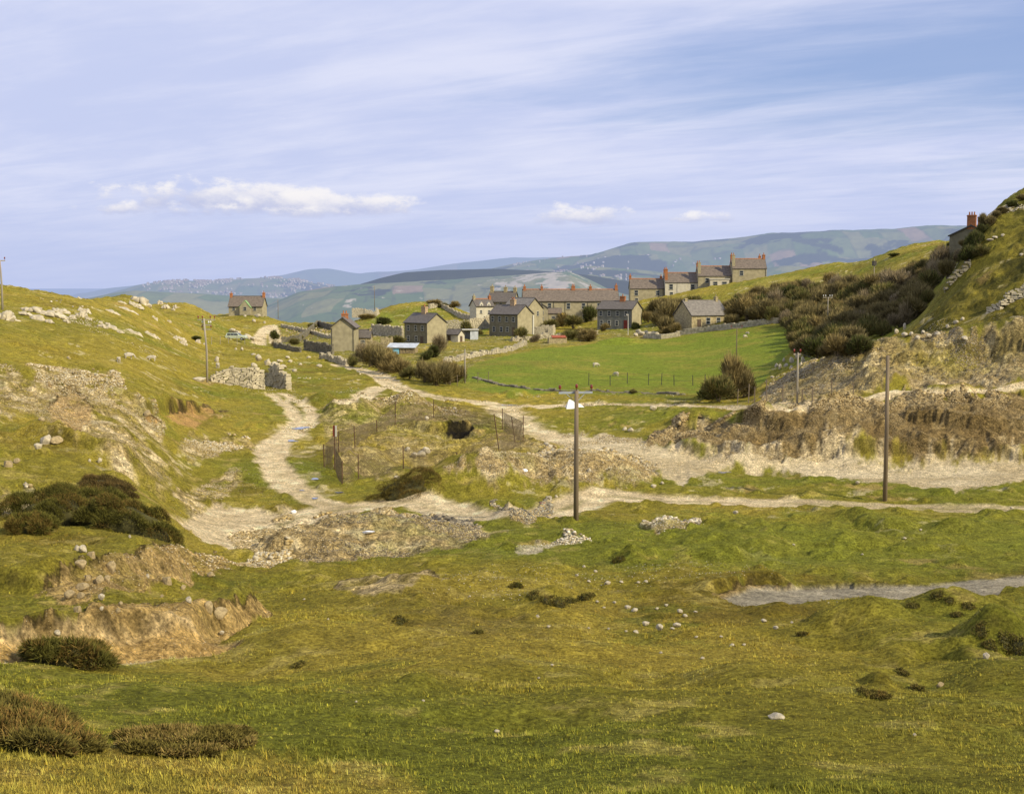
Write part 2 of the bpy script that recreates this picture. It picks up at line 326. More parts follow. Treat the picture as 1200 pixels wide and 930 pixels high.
C = mixc(C, c3(.14, .135, .028), RHILL * .45); C = mixc(C, c3(.045, .045, .012), RHILL * sstep(.1, .5, fbm(GX, GY, 3.5, 4, 261)) * .75)
# slope-driven darkening: shading of steep scarps put into the colour
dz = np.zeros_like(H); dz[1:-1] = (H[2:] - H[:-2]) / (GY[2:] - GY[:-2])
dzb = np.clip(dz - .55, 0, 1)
# small worn patches of stones in the turf
C = mixc(C, c3(.42, .36, .23), sstep(.48, .62, fbm(GX, GY, 3, 5, 271) + .25 * ne) * sstep(50, 90, GY) * (1 - FIELD) * .65)
C = mixc(C, c3(.33, .23, .10), sstep(.5, .62, fbm(GX, GY, 5, 5, 281)) * sstep(35, 70, GY) * (1 - FIELD) * .6)
gravel = np.zeros_like(C) + c3(.36, .265, .115)
gravel = mixc(gravel, c3(.52, .42, .23), sstep(0, .5, nd + .4 * ne)); gravel = mixc(gravel, c3(.20, .15, .07), sstep(.1, .6, ne - .3 * nd + .3 * nc_))
gravel = mixc(gravel, c3(.17, .16, .045), sstep(.05, .45, nc_ + .3 * nd) * .55)
C *= np.array([1.05, 1.03, .84], np.float32); C *= (1 - .28 * RHILL - .13 * FIELD)[..., None]  # right hill darkened as less sunlit, shade put into its colour
C = mixc(C, c3(.16, .115, .02), DARK1 * np.clip(.25 + .5 * nd, 0, .55))
for k, m in RUB.items():
    g = gravel
    w = m
    if k in ('hill1', 'hill2', 'hill4', 'pit', 'hill3'): w = m * np.clip(.75 + 1.1 * nd + .5 * nc_, 0, 1)
    if k == 'pit': g = mixc(gravel, c3(.24, .18, .07), np.clip(.6 + nf, 0, 1)); w = w * np.clip(.75 + 1.2 * nf, .1, 1)
    if k in ('scarp',): g = mixc(gravel, c3(.19, .13, .05), np.clip(.7 + nc_, 0, 1)) * .8
    if k in ('spoil',): g = mixc(gravel, c3(.21, .165, .08), np.clip(.6 + nc_, 0, 1) * .8); w = m * np.clip(.8 + nf, .25, 1)
    C = C * (1 - w[..., None]) + g * w[..., None]
fl_ = mixc(np.zeros_like(C) + c3(.47, .37, .20), c3(.58, .48, .29), np.clip(.5 + nc_, 0, 1)); fl_ = mixc(fl_, c3(.27, .215, .12), sstep(.1, .6, nd * .6 + ne * .6) * .6)
C = C * (1 - FLOOR[..., None]) + fl_ * FLOOR[..., None]
for m, c in ((SOIL1, c3(.38, .26, .10)), (SOIL2, c3(.43, .29, .105)), (SOIL3, c3(.42, .25, .09)), (SOIL4, c3(.40, .27, .11)), (SOIL5, c3(.45, .34, .16)), (SOIL6, c3(.36, .25, .10))):
    w = m * (np.clip(.85 + .8 * nd + .3 * ne, 0, 1) if m is not SOIL2 else np.clip(1.05 + .5 * nd, 0, 1))
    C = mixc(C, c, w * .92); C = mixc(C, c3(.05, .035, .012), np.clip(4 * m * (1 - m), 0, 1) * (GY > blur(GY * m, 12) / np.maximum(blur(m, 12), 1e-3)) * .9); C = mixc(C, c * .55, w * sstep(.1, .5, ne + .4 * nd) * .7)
C = mixc(C, c3(.40, .35, .22), BARE1 * np.clip(.6 + nd, 0, 1))
dirt = mixc(np.zeros_like(C) + c3(.54, .42, .23), c3(.64, .52, .31), np.clip(.5 + nd, 0, 1)); dirt = mixc(dirt, c3(.30, .23, .12), sstep(.15, .6, nc_ + .3 * ne) * .55)
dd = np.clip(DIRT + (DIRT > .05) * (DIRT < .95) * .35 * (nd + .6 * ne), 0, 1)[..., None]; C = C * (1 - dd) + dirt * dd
C = mixc(C, c3(.45, .29, .09), T6 * .95)
PD = polymask([(512,506),(530,502),(558,502),(550,511),(530,513),(516,511)], 2, 3, 40); C = mixc(C, c3(.012, .010, .006), np.clip(PD * 1.3, 0, 1))  # dark of the pit hole, painted onto the raised face behind it
for R, T, hw in ((R1, T1, 1.0), (R3, T3, .85), (R2, T2, 1.1)):      # grassy crown between the wheel ruts
    mid = np.exp(-(R / (.35)) ** 2) * T * np.clip(.35 + .9 * nc_, 0, .8) * (.25 if R is R2 else 1)
    C = mixc(C, c3(.23, .20, .07), mid)
# the eastern half of the lower track is fainter, grass grows through it
fade = sstep(12, 24, GX) * T1
C = mixc(C, c3(.24, .20, .06), fade * np.clip(.35 + .9 * nd, 0, .75))
ln = mixc(np.zeros_like(C) + c3(.27, .235, .16), c3(.35, .30, .20), np.clip(.4 + nd, 0, 1))
C = C * (1 - LANE[..., None]) + ln * LANE[..., None]
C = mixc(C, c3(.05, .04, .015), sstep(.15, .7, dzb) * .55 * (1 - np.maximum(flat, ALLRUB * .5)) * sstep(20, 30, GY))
C *= (1 + .24 * ne + .18 * nd + .10 * nc_)[..., None]
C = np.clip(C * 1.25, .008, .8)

# ------------------------------------------------------------------ materials
MATS = {}
def new_mat(name):
    m = bpy.data.materials.new(name); m.use_nodes = True; nt = m.node_tree
    b = nt.nodes['Principled BSDF']; b.inputs['Roughness'].default_value = .85
    b.inputs['Specular IOR Level'].default_value = .25
    return m, nt, b
def mat(name, col, rough=.85, var=.25, scale=3.0, col2=None, bump=0, spec=.25, metal=0, attr=None, bscale=None, stretch=None):
    if name in MATS: return MATS[name]
    m, nt, b = new_mat(name); N = nt.nodes; L = nt.links
    b.inputs['Roughness'].default_value = rough; b.inputs['Specular IOR Level'].default_value = spec; b.inputs['Metallic'].default_value = metal
    tc = N.new('ShaderNodeTexCoord'); mp = N.new('ShaderNodeMapping'); L.new(tc.outputs['Object'], mp.inputs[0])
    if stretch: mp.inputs['Scale'].default_value = stretch
    nz = N.new('ShaderNodeTexNoise'); nz.inputs['Scale'].default_value = scale; nz.inputs['Detail'].default_value = 6; L.new(mp.outputs[0], nz.inputs[0])
    cr = N.new('ShaderNodeValToRGB'); L.new(nz.outputs[0], cr.inputs[0])
    c2 = col2 or tuple(min(1, c * (1 + var)) for c in col); c1 = tuple(c * (1 - var) for c in col)
    cr.color_ramp.elements[0].position = .3; cr.color_ramp.elements[1].position = .7
    cr.color_ramp.elements[0].color = (*c1, 1); cr.color_ramp.elements[1].color = (*c2, 1)
    src = cr.outputs[0]
    if attr:
        a = N.new('ShaderNodeAttribute'); a.attribute_name = attr
        mx = N.new('ShaderNodeMix'); mx.data_type = 'RGBA'; mx.blend_type = 'MULTIPLY'; mx.inputs[0].default_value = 1
        L.new(src, mx.inputs[6]); L.new(a.outputs['Color'], mx.inputs[7]); src = mx.outputs[2]
    L.new(src, b.inputs['Base Color'])
    if bump:
        n2 = N.new('ShaderNodeTexNoise'); n2.inputs['Scale'].default_value = bscale or scale * 3; n2.inputs['Detail'].default_value = 5; L.new(tc.outputs['Object'], n2.inputs[0])
        bp = N.new('ShaderNodeBump'); bp.inputs['Strength'].default_value = bump; bp.inputs['Distance'].default_value = .05; L.new(n2.outputs[0], bp.inputs['Height']); L.new(bp.outputs[0], b.inputs['Normal'])
    MATS[name] = m; return m
def ground_material():
    m, nt, b = new_mat('turf_and_stone'); N = nt.nodes; L = nt.links
    b.inputs['Roughness'].default_value = .95; b.inputs['Specular IOR Level'].default_value = .08
    a = N.new('ShaderNodeAttribute'); a.attribute_name = 'col'
    g = N.new('ShaderNodeNewGeometry')
    n1 = N.new('ShaderNodeTexNoise'); n1.inputs['Scale'].default_value = 9; n1.inputs['Detail'].default_value = 8; n1.inputs['Roughness'].default_value = .7; L.new(g.outputs['Position'], n1.inputs[0])
    n2 = N.new('ShaderNodeTexNoise'); n2.inputs['Scale'].default_value = 1.6; n2.inputs['Detail'].default_value = 9; n2.inputs['Roughness'].default_value = .78; L.new(g.outputs['Position'], n2.inputs[0])
    mr = N.new('ShaderNodeMapRange'); mr.inputs['From Min'].default_value = .36; mr.inputs['From Max'].default_value = .64; mr.inputs['To Min'].default_value = .48; mr.inputs['To Max'].default_value = 1.52; L.new(n1.outputs[0], mr.inputs[0])
    mr2 = N.new('ShaderNodeMapRange'); mr2.inputs['From Min'].default_value = .33; mr2.inputs['From Max'].default_value = .67; mr2.inputs['To Min'].default_value = .62; mr2.inputs['To Max'].default_value = 1.38; L.new(n2.outputs[0], mr2.inputs[0])
    mu = N.new('ShaderNodeMath'); mu.operation = 'MULTIPLY'; L.new(mr.outputs[0], mu.inputs[0]); L.new(mr2.outputs[0], mu.inputs[1])
    vm = N.new('ShaderNodeVectorMath'); vm.operation = 'SCALE'; L.new(a.outputs['Color'], vm.inputs[0]); L.new(mu.outputs[0], vm.inputs['Scale'])
    # stony ground: every cell of a 3D pattern is a stone of its own tone
    st = N.new('ShaderNodeAttribute'); st.attribute_name = 'stone'
    nv = N.new('ShaderNodeTexNoise'); nv.inputs['Scale'].default_value = 2.5; nv.inputs['Detail'].default_value = 3; L.new(g.outputs['Position'], nv.inputs[0])
    ad = N.new('ShaderNodeVectorMath'); ad.operation = 'MULTIPLY_ADD'; L.new(nv.outputs[1], ad.inputs[0]); ad.inputs[1].default_value = (.5, .5, .5); L.new(g.outputs['Position'], ad.inputs[2])
    vo = N.new('ShaderNodeTexVoronoi'); vo.inputs['Scale'].default_value = 3.6; L.new(ad.outputs[0], vo.inputs[0])
    vo2 = N.new('ShaderNodeTexVoronoi'); vo2.inputs['Scale'].default_value = 9; L.new(ad.outputs[0], vo2.inputs[0])
    s1 = N.new('ShaderNodeSeparateColor'); L.new(vo.outputs['Color'], s1.inputs[0]); s2 = N.new('ShaderNodeSeparateColor'); L.new(vo2.outputs['Color'], s2.inputs[0])
    m1 = N.new('ShaderNodeMapRange'); m1.inputs['To Min'].default_value = .62; m1.inputs['To Max'].default_value = 1.3; L.new(s1.outputs[0], m1.inputs[0])
    m2 = N.new('ShaderNodeMapRange'); m2.inputs['To Min'].default_value = .68; m2.inputs['To Max'].default_value = 1.3; L.new(s2.outputs[0], m2.inputs[0])
    mm = N.new('ShaderNodeMath'); mm.operation = 'MULTIPLY'; L.new(m1.outputs[0], mm.inputs[0]); L.new(m2.outputs[0], mm.inputs[1])
    mf = N.new('ShaderNodeMix'); mf.data_type = 'FLOAT'; L.new(st.outputs['Fac'], mf.inputs[0]); mf.inputs[2].default_value = 1; L.new(mm.outputs[0], mf.inputs[3])
    v3 = N.new('ShaderNodeVectorMath'); v3.operation = 'SCALE'; L.new(vm.outputs[0], v3.inputs[0]); L.new(mf.outputs[0], v3.inputs['Scale'])
    L.new(v3.outputs[0], b.inputs['Base Color'])
    bp = N.new('ShaderNodeBump'); bp.inputs['Strength'].default_value = .8; bp.inputs['Distance'].default_value = .10; L.new(n1.outputs[0], bp.inputs['Height'])
    b2 = N.new('ShaderNodeBump'); b2.inputs['Strength'].default_value = .9; b2.inputs['Distance'].default_value = .35; L.new(n2.outputs[0], b2.inputs['Height']); L.new(bp.outputs[0], b2.inputs['Normal']); L.new(b2.outputs[0], b.inputs['Normal'])
    return m
MG = ground_material()

# ------------------------------------------------------------------ build the ground sheets (one grid, split by what it is)
def np_mesh(name, verts, faces, col=None, smooth=True):
    """faces: (n,k) int array"""
    me = bpy.data.meshes.new(name); nf, k = faces.shape
    me.vertices.add(len(verts)); me.vertices.foreach_set('co', np.ascontiguousarray(verts, np.float32).ravel())
    me.loops.add(nf * k); me.loops.foreach_set('vertex_index', np.ascontiguousarray(faces, np.int32).ravel())
    me.polygons.add(nf); me.polygons.foreach_set('loop_start', np.arange(0, nf * k, k, dtype=np.int32)); me.polygons.foreach_set('loop_total', np.full(nf, k, np.int32))
    me.update(calc_edges=True)
    if smooth: me.polygons.foreach_set('use_smooth', np.ones(nf, bool))
    if col is not None:
        at_ = me.color_attributes.new('col', 'FLOAT_COLOR', 'POINT')
        rgba = np.ones((len(verts), 4), np.float32); rgba[:, :3] = col; at_.data.foreach_set('color', rgba.ravel())
    return me
def link(name, me, m=None, parent=None):
    o = bpy.data.objects.new(name, me); COL.objects.link(o)
    if m is not None and not me.materials: me.materials.append(m)
    if parent: o.parent = parent
    return o
def tag(o, label=None, cat=None, group=None, kind=None):
    if label: o['label'] = label
    if cat: o['category'] = cat
    if group: o['group'] = group
    if kind: o['kind'] = kind
    return o
STONE = np.clip(np.maximum.reduce([ALLRUB, SOIL1 * .7, SOIL2 * .7, SOIL5, FLOOR * .45, BARE1, DIRT * .2, (RHILL * sstep(.0, .4, nc_))]), 0, 1).ravel()
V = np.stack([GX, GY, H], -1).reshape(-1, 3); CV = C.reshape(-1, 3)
idx = np.arange(NR * NC).reshape(NR, NC)
Fq = np.stack([idx[:-1, :-1], idx[:-1, 1:], idx[1:, 1:], idx[1:, :-1]], -1).reshape(-1, 4)
# vertex normals of the whole sheet
e1 = np.gradient(V.reshape(NR, NC, 3), axis=1); e2 = np.gradient(V.reshape(NR, NC, 3), axis=0)
NV = np.cross(e1, e2).reshape(-1, 3); NV /= np.linalg.norm(NV, axis=1, keepdims=True)
cls = np.zeros((NR, NC), np.int8)
cls[FLOOR > .5] = 2; cls[FIELD > .5] = 3; cls[np.maximum.reduce([T1, T2, T3, T3b, T5, T4, G_DIRT]) > .5] = 1; cls[T6 > .5] = 5; cls[LANE > .5] = 4
fc = cls[:-1, :-1].ravel()
for k, (nm, lb, ct) in enumerate([('ground', 'rough olive turf, scree and bare banks of the old quarry hillside', 'ground'), ('dirt_track', 'pale stony dirt tracks crossing the quarry bottom', 'track'),
        ('quarry_floor', 'flat bare tan stone floor of the quarry below the bank', 'ground'), ('pasture', 'smooth bright green pasture in front of the houses', 'field'),
        ('lane', 'grey gravel lane entering at the right behind turf mounds', 'lane'), ('path', 'narrow sandy path below the cut bank at the lower left', 'path')]):
    f = Fq[fc == k]
    used = np.unique(f); rem = np.full(len(V), -1, np.int32); rem[used] = np.arange(len(used))
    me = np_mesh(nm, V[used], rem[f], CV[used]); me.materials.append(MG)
    at_ = me.attributes.new('stone', 'FLOAT', 'POINT'); at_.data.foreach_set('value', np.ascontiguousarray(STONE[used], np.float32))
    try: me.normals_split_custom_set_from_vertices(NV[used].tolist())
    except Exception as e: print('normals', e)
    tag(link(nm, me), lb, ct, None, 'structure')
# coarse continuation of the hillside beside and behind the viewpoint
def apron():
    xs = np.linspace(-90, 90, 60); ys = np.linspace(-60, 90, 50)
    a, b = np.meshgrid(xs, ys)
    z = CZ - 1.9 - .235 * b + .0009 * b * b + .35 * fbm(a, b, 12, 3, 300) - .6
    inside = (b > 1.2) & (np.abs(a) < .73 * b)
    for j in range(a.shape[0]):
        for i in range(a.shape[1]):
            if b[j, i] > 2 and abs(a[j, i]) < .73 * b[j, i] + 6: z[j, i] = min(z[j, i], gz(max(min(a[j, i], .73 * b[j, i]), -.73 * b[j, i]), b[j, i]) - (2.5 if abs(a[j, i]) < .73 * b[j, i] else .3))
            elif b[j, i] > 2: z[j, i] = gz(math.copysign(.73 * b[j, i], a[j, i]), b[j, i]) - .3 + .03 * (abs(a[j, i]) - .73 * b[j, i])
    id2 = np.arange(a.size).reshape(a.shape); f = np.stack([id2[:-1, :-1], id2[:-1, 1:], id2[1:, 1:], id2[1:, :-1]], -1).reshape(-1, 4)
    v = np.stack([a, b, z], -1).reshape(-1, 3)
    return np_mesh('ground', v, f, np.tile(np.array([[.17, .155, .03]]), (len(v), 1)))
tag(link('ground', apron(), MG), 'turf hillside beside and behind the viewpoint', 'ground', None, 'structure')

# ------------------------------------------------------------------ far country
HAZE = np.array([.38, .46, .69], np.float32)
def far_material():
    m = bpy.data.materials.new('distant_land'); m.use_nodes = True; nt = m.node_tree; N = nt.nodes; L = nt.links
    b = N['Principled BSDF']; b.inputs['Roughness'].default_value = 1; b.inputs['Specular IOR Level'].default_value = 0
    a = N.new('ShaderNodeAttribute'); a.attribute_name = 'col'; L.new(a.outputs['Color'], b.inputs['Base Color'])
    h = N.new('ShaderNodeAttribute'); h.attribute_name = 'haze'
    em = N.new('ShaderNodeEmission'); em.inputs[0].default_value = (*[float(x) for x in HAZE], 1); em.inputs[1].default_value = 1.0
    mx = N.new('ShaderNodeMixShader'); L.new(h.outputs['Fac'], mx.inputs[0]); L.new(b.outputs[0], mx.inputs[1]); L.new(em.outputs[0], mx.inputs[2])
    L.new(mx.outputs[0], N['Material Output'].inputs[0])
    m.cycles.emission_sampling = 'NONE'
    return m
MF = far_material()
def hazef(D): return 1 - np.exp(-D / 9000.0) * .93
def far_hill(name, label, D, front, back, sky, zbase, paint, ncol=520, nrow=140, rough=1.0, seed=0):
    sky = np.array(sky, float); u = np.linspace((sky[0, 0] - 600) / 1500, (sky[-1, 0] - 600) / 1500, ncol)
    py = np.interp(u * 1500 + 600, sky[:, 0], sky[:, 1])
    k = np.hanning(15); k /= k.sum(); py = np.convolve(np.pad(py, 7, 'edge'), k, 'valid')
    crest = CZ + (335 - py) / 1500 * D
    t = np.linspace(-1, 1, nrow)
    Dr = np.where(t < 0, D + t * front, D + t * back)
    a, b = np.meshgrid(u, Dr); X = a * b; Y = b
    tt = np.abs(np.repeat(t[:, None], ncol, 1)); wob = fbm(X, Y, front * .35, 4, 400 + seed)
    prof = 1 - sstep(0, 1, np.clip(tt ** 1.15 + .12 * wob * np.sin(np.clip(tt, 0, 1) * pi), 0, 1))
    Z = zbase + (crest[None, :] - zbase) * prof
    amp = D * .0045 * rough
    Z += amp * fbm(X, Y, D * .05, 5, 410 + seed) * (np.sin(np.clip(tt, 0, 1) * pi) + .12)
    col, hz = paint(X, Y, Z, seed, (335 - (Z - CZ) * 0) )
    Pm = np.stack([X, Y, Z], -1)
    id2 = np.arange(a.size).reshape(a.shape); f = np.stack([id2[:-1, :-1], id2[:-1, 1:], id2[1:, 1:], id2[1:, :-1]], -1).reshape(-1, 4)
    me = np_mesh(name, Pm.reshape(-1, 3), f, col.reshape(-1, 3)); me.materials.append(MF)
    at_ = me.attributes.new('haze', 'FLOAT', 'POINT'); at_.data.foreach_set('value', np.ascontiguousarray(hz, np.float32).ravel())
    tag(link(name, me), label, 'hill', None, 'structure'); return Pm
def fields(X, Y, size, seed):
    """patchwork of hedged fields: warped grid cells with per-cell tone and dark hedges"""
    wx = X / size + .8 * fbm(X, Y, size * 4, 2, 500 + seed); wy = Y / (size * 2.2) + .8 * fbm(X, Y, size * 5, 2, 510 + seed)
    wy = wy + .5 * (np.floor(wx).astype(int) & 1)
    r = np.random.default_rng(50 + seed).random((64, 64)); cell = r[np.floor(wx).astype(int) & 63, np.floor(wy).astype(int) & 63]
    fx = np.abs(wx - np.floor(wx) - .5); fy = np.abs(wy - np.floor(wy) - .5)
    return cell, sstep(.40, .47, np.maximum(fx, fy))
def paint_pasture(woods=.2, cliff=0, pink=.3, size=160, hmul=1.0, dark=1.0):
    def p(X, Y, Z, seed, _):
        cell, hedge = fields(X, Y, size, seed)
        c = np.zeros(X.shape + (3,), np.float32) + c3(.12, .15, .045)
        c = mixc(c, c3(.18, .18, .065), sstep(.45, .6, cell)); c = mixc(c, c3(.25, .18, .11), (cell > 1 - pink * .35).astype(np.float32)); c = mixc(c, c3(.09, .13, .03), (cell < .25).astype(np.float32))
        c = mixc(c, c3(.05, .06, .025), hedge * .5 * sstep(-.3, .3, fbm(X, Y, size, 3, 560 + seed)))
        w = fbm(X, Y, size * 4.5, 6, 520 + seed, .6)
        c = mixc(c, c3(.035, .042, .018), sstep(.5 - woods, .56 - woods, w))
        if cliff:
            slope = np.abs(np.gradient(Z, axis=0) / (np.gradient(Y, axis=0) + 1e-6))
            rk = 1.3 * fbm(X, Y * .6, size * .8, 6, 530 + seed, .62) + slope * 1.1
            pxx = X / Y * 1500 + 600; rk = rk + .75 * np.exp(-((pxx - 655) / 45) ** 2) + .4 * np.exp(-((pxx - 585) / 35) ** 2) + .35 * np.exp(-((pxx - 390) / 50) ** 2) - .25
            c = mixc(c, c3(.40, .35, .26), sstep(1.0 - cliff, 1.2 - cliff, rk))
        c = c * dark * (1 + .2 * fbm(X, Y, size * .2, 3, 540 + seed))[..., None]
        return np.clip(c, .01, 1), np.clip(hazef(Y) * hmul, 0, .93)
    return p
SEA = CZ - 190
def far_plain():
    a = np.linspace(-.9, .9, 200); r = np.exp(np.linspace(math.log(640), math.log(90000), 240))
    u, d = np.meshgrid(a, r); X = u * d
    Z = np.where(d < 1200, CZ - 100 - (d - 640) / 560 * 90, SEA) + 0 * X
    c, h = paint_pasture(.1, size=180)(X, d, Z, 9, 0)
    id2 = np.arange(u.size).reshape(u.shape); f = np.stack([id2[:-1, :-1], id2[:-1, 1:], id2[1:, 1:], id2[1:, :-1]], -1).reshape(-1, 4)
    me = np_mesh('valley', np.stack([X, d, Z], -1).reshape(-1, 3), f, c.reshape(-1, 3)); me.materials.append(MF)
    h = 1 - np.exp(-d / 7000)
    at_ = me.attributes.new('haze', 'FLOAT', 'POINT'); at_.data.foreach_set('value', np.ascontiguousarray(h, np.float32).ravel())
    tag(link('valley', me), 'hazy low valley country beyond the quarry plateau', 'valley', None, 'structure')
far_plain()
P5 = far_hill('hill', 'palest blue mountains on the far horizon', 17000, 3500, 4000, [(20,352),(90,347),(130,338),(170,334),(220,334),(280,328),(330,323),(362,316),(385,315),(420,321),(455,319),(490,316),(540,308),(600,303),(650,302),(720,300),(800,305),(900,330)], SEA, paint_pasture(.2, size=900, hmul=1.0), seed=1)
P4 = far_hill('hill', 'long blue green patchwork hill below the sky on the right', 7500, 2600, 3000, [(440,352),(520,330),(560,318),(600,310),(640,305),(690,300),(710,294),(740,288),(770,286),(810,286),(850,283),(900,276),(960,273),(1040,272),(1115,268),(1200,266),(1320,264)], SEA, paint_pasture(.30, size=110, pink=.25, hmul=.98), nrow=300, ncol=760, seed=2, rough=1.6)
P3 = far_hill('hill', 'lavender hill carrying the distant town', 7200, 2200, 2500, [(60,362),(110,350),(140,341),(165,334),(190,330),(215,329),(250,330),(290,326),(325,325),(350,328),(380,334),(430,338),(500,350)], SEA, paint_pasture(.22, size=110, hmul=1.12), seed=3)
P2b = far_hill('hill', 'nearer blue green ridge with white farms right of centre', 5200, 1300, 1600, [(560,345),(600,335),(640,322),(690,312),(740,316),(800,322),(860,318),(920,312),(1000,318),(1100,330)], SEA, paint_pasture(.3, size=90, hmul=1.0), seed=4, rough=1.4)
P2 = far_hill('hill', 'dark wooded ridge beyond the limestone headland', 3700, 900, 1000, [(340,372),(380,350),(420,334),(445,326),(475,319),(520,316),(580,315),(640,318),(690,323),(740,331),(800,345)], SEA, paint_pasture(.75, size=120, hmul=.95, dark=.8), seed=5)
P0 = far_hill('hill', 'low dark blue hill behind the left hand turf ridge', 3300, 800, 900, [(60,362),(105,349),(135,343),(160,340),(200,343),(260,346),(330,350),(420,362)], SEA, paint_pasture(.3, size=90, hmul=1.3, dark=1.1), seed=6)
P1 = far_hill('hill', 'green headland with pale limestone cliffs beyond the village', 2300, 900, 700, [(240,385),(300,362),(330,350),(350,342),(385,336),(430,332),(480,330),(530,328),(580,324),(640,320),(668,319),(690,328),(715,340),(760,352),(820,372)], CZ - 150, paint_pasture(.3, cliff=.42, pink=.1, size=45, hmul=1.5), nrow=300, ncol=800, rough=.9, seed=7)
def specks(name, label, Pm, px0, px1, py0, py1, n, sz, cat, seed):
    r = np.random.default_rng(seed); vs = []; fs = []; cs = []
    fl = Pm.reshape(-1, 3); ppx, ppy = project(fl[:, 0], fl[:, 1], fl[:, 2]); nr, nc, _ = Pm.shape
    ok = np.where((ppx > px0) & (ppx < px1) & (ppy > py0) & (ppy < py1) & (np.arange(len(fl)) < nr // 2 * nc))[0]
    dens = vnoise(ppx[ok] / 14, ppy[ok] / 5, 77) ** 3; ok = r.choice(ok, n, p=dens / dens.sum())
    for k in ok:
        x, y, z = fl[k]; x += r.normal() * sz; y += r.normal() * sz * 2; w = sz * r.uniform(.5, 1.2); h = sz * r.uniform(.4, .7); b = len(vs)
        for dx, dy in ((-w, -w), (w, -w), (w, w), (-w, w)): vs.append((x + dx / 2, y + dy / 2, z - 2))
        for dx, dy in ((-w, -w), (w, -w), (w, w), (-w, w)): vs.append((x + dx / 2, y + dy / 2, z + h))
        vs += [(x - w / 2, y, z + h * 1.5), (x + w / 2, y, z + h * 1.5)]
        fs += [(b, b+1, b+5, b+4), (b+1, b+2, b+6, b+5), (b+2, b+3, b+7, b+6), (b+3, b, b+4, b+7), (b+4, b+5, b+9, b+8), (b+6, b+7, b+8, b+9)]
        c = r.uniform(.2, .42); cs += [(c, c * .96, c * .9)] * 8 + [(.3, .2, .17)] * 2
    me = np_mesh(name, np.array(vs), np.array(fs), np.array(cs), False); me.materials.append(MF)
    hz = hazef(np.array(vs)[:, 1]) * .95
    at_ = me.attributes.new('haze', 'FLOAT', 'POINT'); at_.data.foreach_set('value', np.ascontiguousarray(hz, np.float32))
    tag(link(name, me), label, cat, None, 'stuff')
specks('distant_town', 'pale scattered houses of the far town on the lavender hill', P3, 170, 390, 322, 350, 750, 10, 'town', 1)
specks('distant_farms', 'white farms and cottages dotted on the far right hills', P4, 600, 900, 300, 330, 90, 11, 'farms', 2)
specks('distant_farms', 'white houses on the nearer blue ridge', P2b, 620, 740, 312, 330, 60, 9, 'farms', 3)
# ------------------------------------------------------------------ mesh helpers
class MB:
    def __init__(s): s.v = []; s.f = []
    def box(s, x0, x1, y0, y1, z0, z1):
        b = len(s.v)
        s.v += [(x0,y0,z0),(x1,y0,z0),(x1,y1,z0),(x0,y1,z0),(x0,y0,z1),(x1,y0,z1),(x1,y1,z1),(x0,y1,z1)]
        s.f += [(b,b+3,b+2,b+1),(b+4,b+5,b+6,b+7),(b,b+1,b+5,b+4),(b+1,b+2,b+6,b+5),(b+2,b+3,b+7,b+6),(b+3,b,b+4,b+7)]; return s
    def prism(s, poly, axis, a, b_):
        """extrude a closed 2D polygon along axis ('x': poly in y,z; 'y': poly in x,z)"""
        n = len(poly); b = len(s.v)
        for t in (a, b_):
            for p in poly: s.v.append((t, p[0], p[1]) if axis == 'x' else (p[0], t, p[1]))
        s.f.append(tuple(range(b, b + n))[::-1]); s.f.append(tuple(range(b + n, b + 2 * n)))
        for k in range(n): k2 = (k + 1) % n; s.f.append((b + k, b + k2, b + n + k2, b + n + k))
        return s
    def slab(s, q, th):
        """quad given by four points, thickened downwards"""
        b = len(s.v); s.v += list(q) + [(x, y, z - th) for x, y, z in q]
        s.f += [(b,b+1,b+2,b+3),(b+7,b+6,b+5,b+4)] + [(b+k, b+4+k, b+4+(k+1)%4, b+(k+1)%4) for k in range(4)]; return s
    def tube(s, p, r, n=8, cap=True):
        from mathutils import Vector as V_
        p = [V_(q) for q in p]; r = r if isinstance(r, (list, tuple)) else [r] * len(p); b = len(s.v)
        for i, q in enumerate(p):
            d = (p[min(i + 1, len(p) - 1)] - p[max(i - 1, 0)]).normalized()
            a = d.cross(V_((0, 0, 1))) if abs(d.z) < .9 else d.cross(V_((1, 0, 0)))
            a.normalize(); c = d.cross(a)
            for k in range(n):
                t = 2 * pi * k / n; s.v.append(tuple(q + (a * cos(t) + c * sin(t)) * r[i]))
        for i in range(len(p) - 1):
            for k in range(n):
                k2 = (k + 1) % n; s.f.append((b+i*n+k, b+i*n+k2, b+(i+1)*n+k2, b+(i+1)*n+k))
        if cap: s.f.append(tuple(b + k for k in range(n))[::-1]); s.f.append(tuple(b + (len(p) - 1) * n + k for k in range(n)))
        return s
    def build(s, name, m, parent=None, smooth=False):
        me = bpy.data.meshes.new(name); me.from_pydata(s.v, [], s.f); me.update()
        if smooth: me.polygons.foreach_set('use_smooth', [True] * len(me.polygons))
        return link(name, me, m, parent)
def empty(name, loc, rz=0):
    o = bpy.data.objects.new(name, None); COL.objects.link(o); o.location = loc; o.rotation_euler = (0, 0, rz); o.empty_display_size = .3; return o
CH = {}
def copy_tree(o, parent=None):
    c = o.copy(); COL.objects.link(c)
    if parent is not None: c.parent = parent
    for ch in list(o.children): copy_tree(ch, c)
    return c
ico_v = None
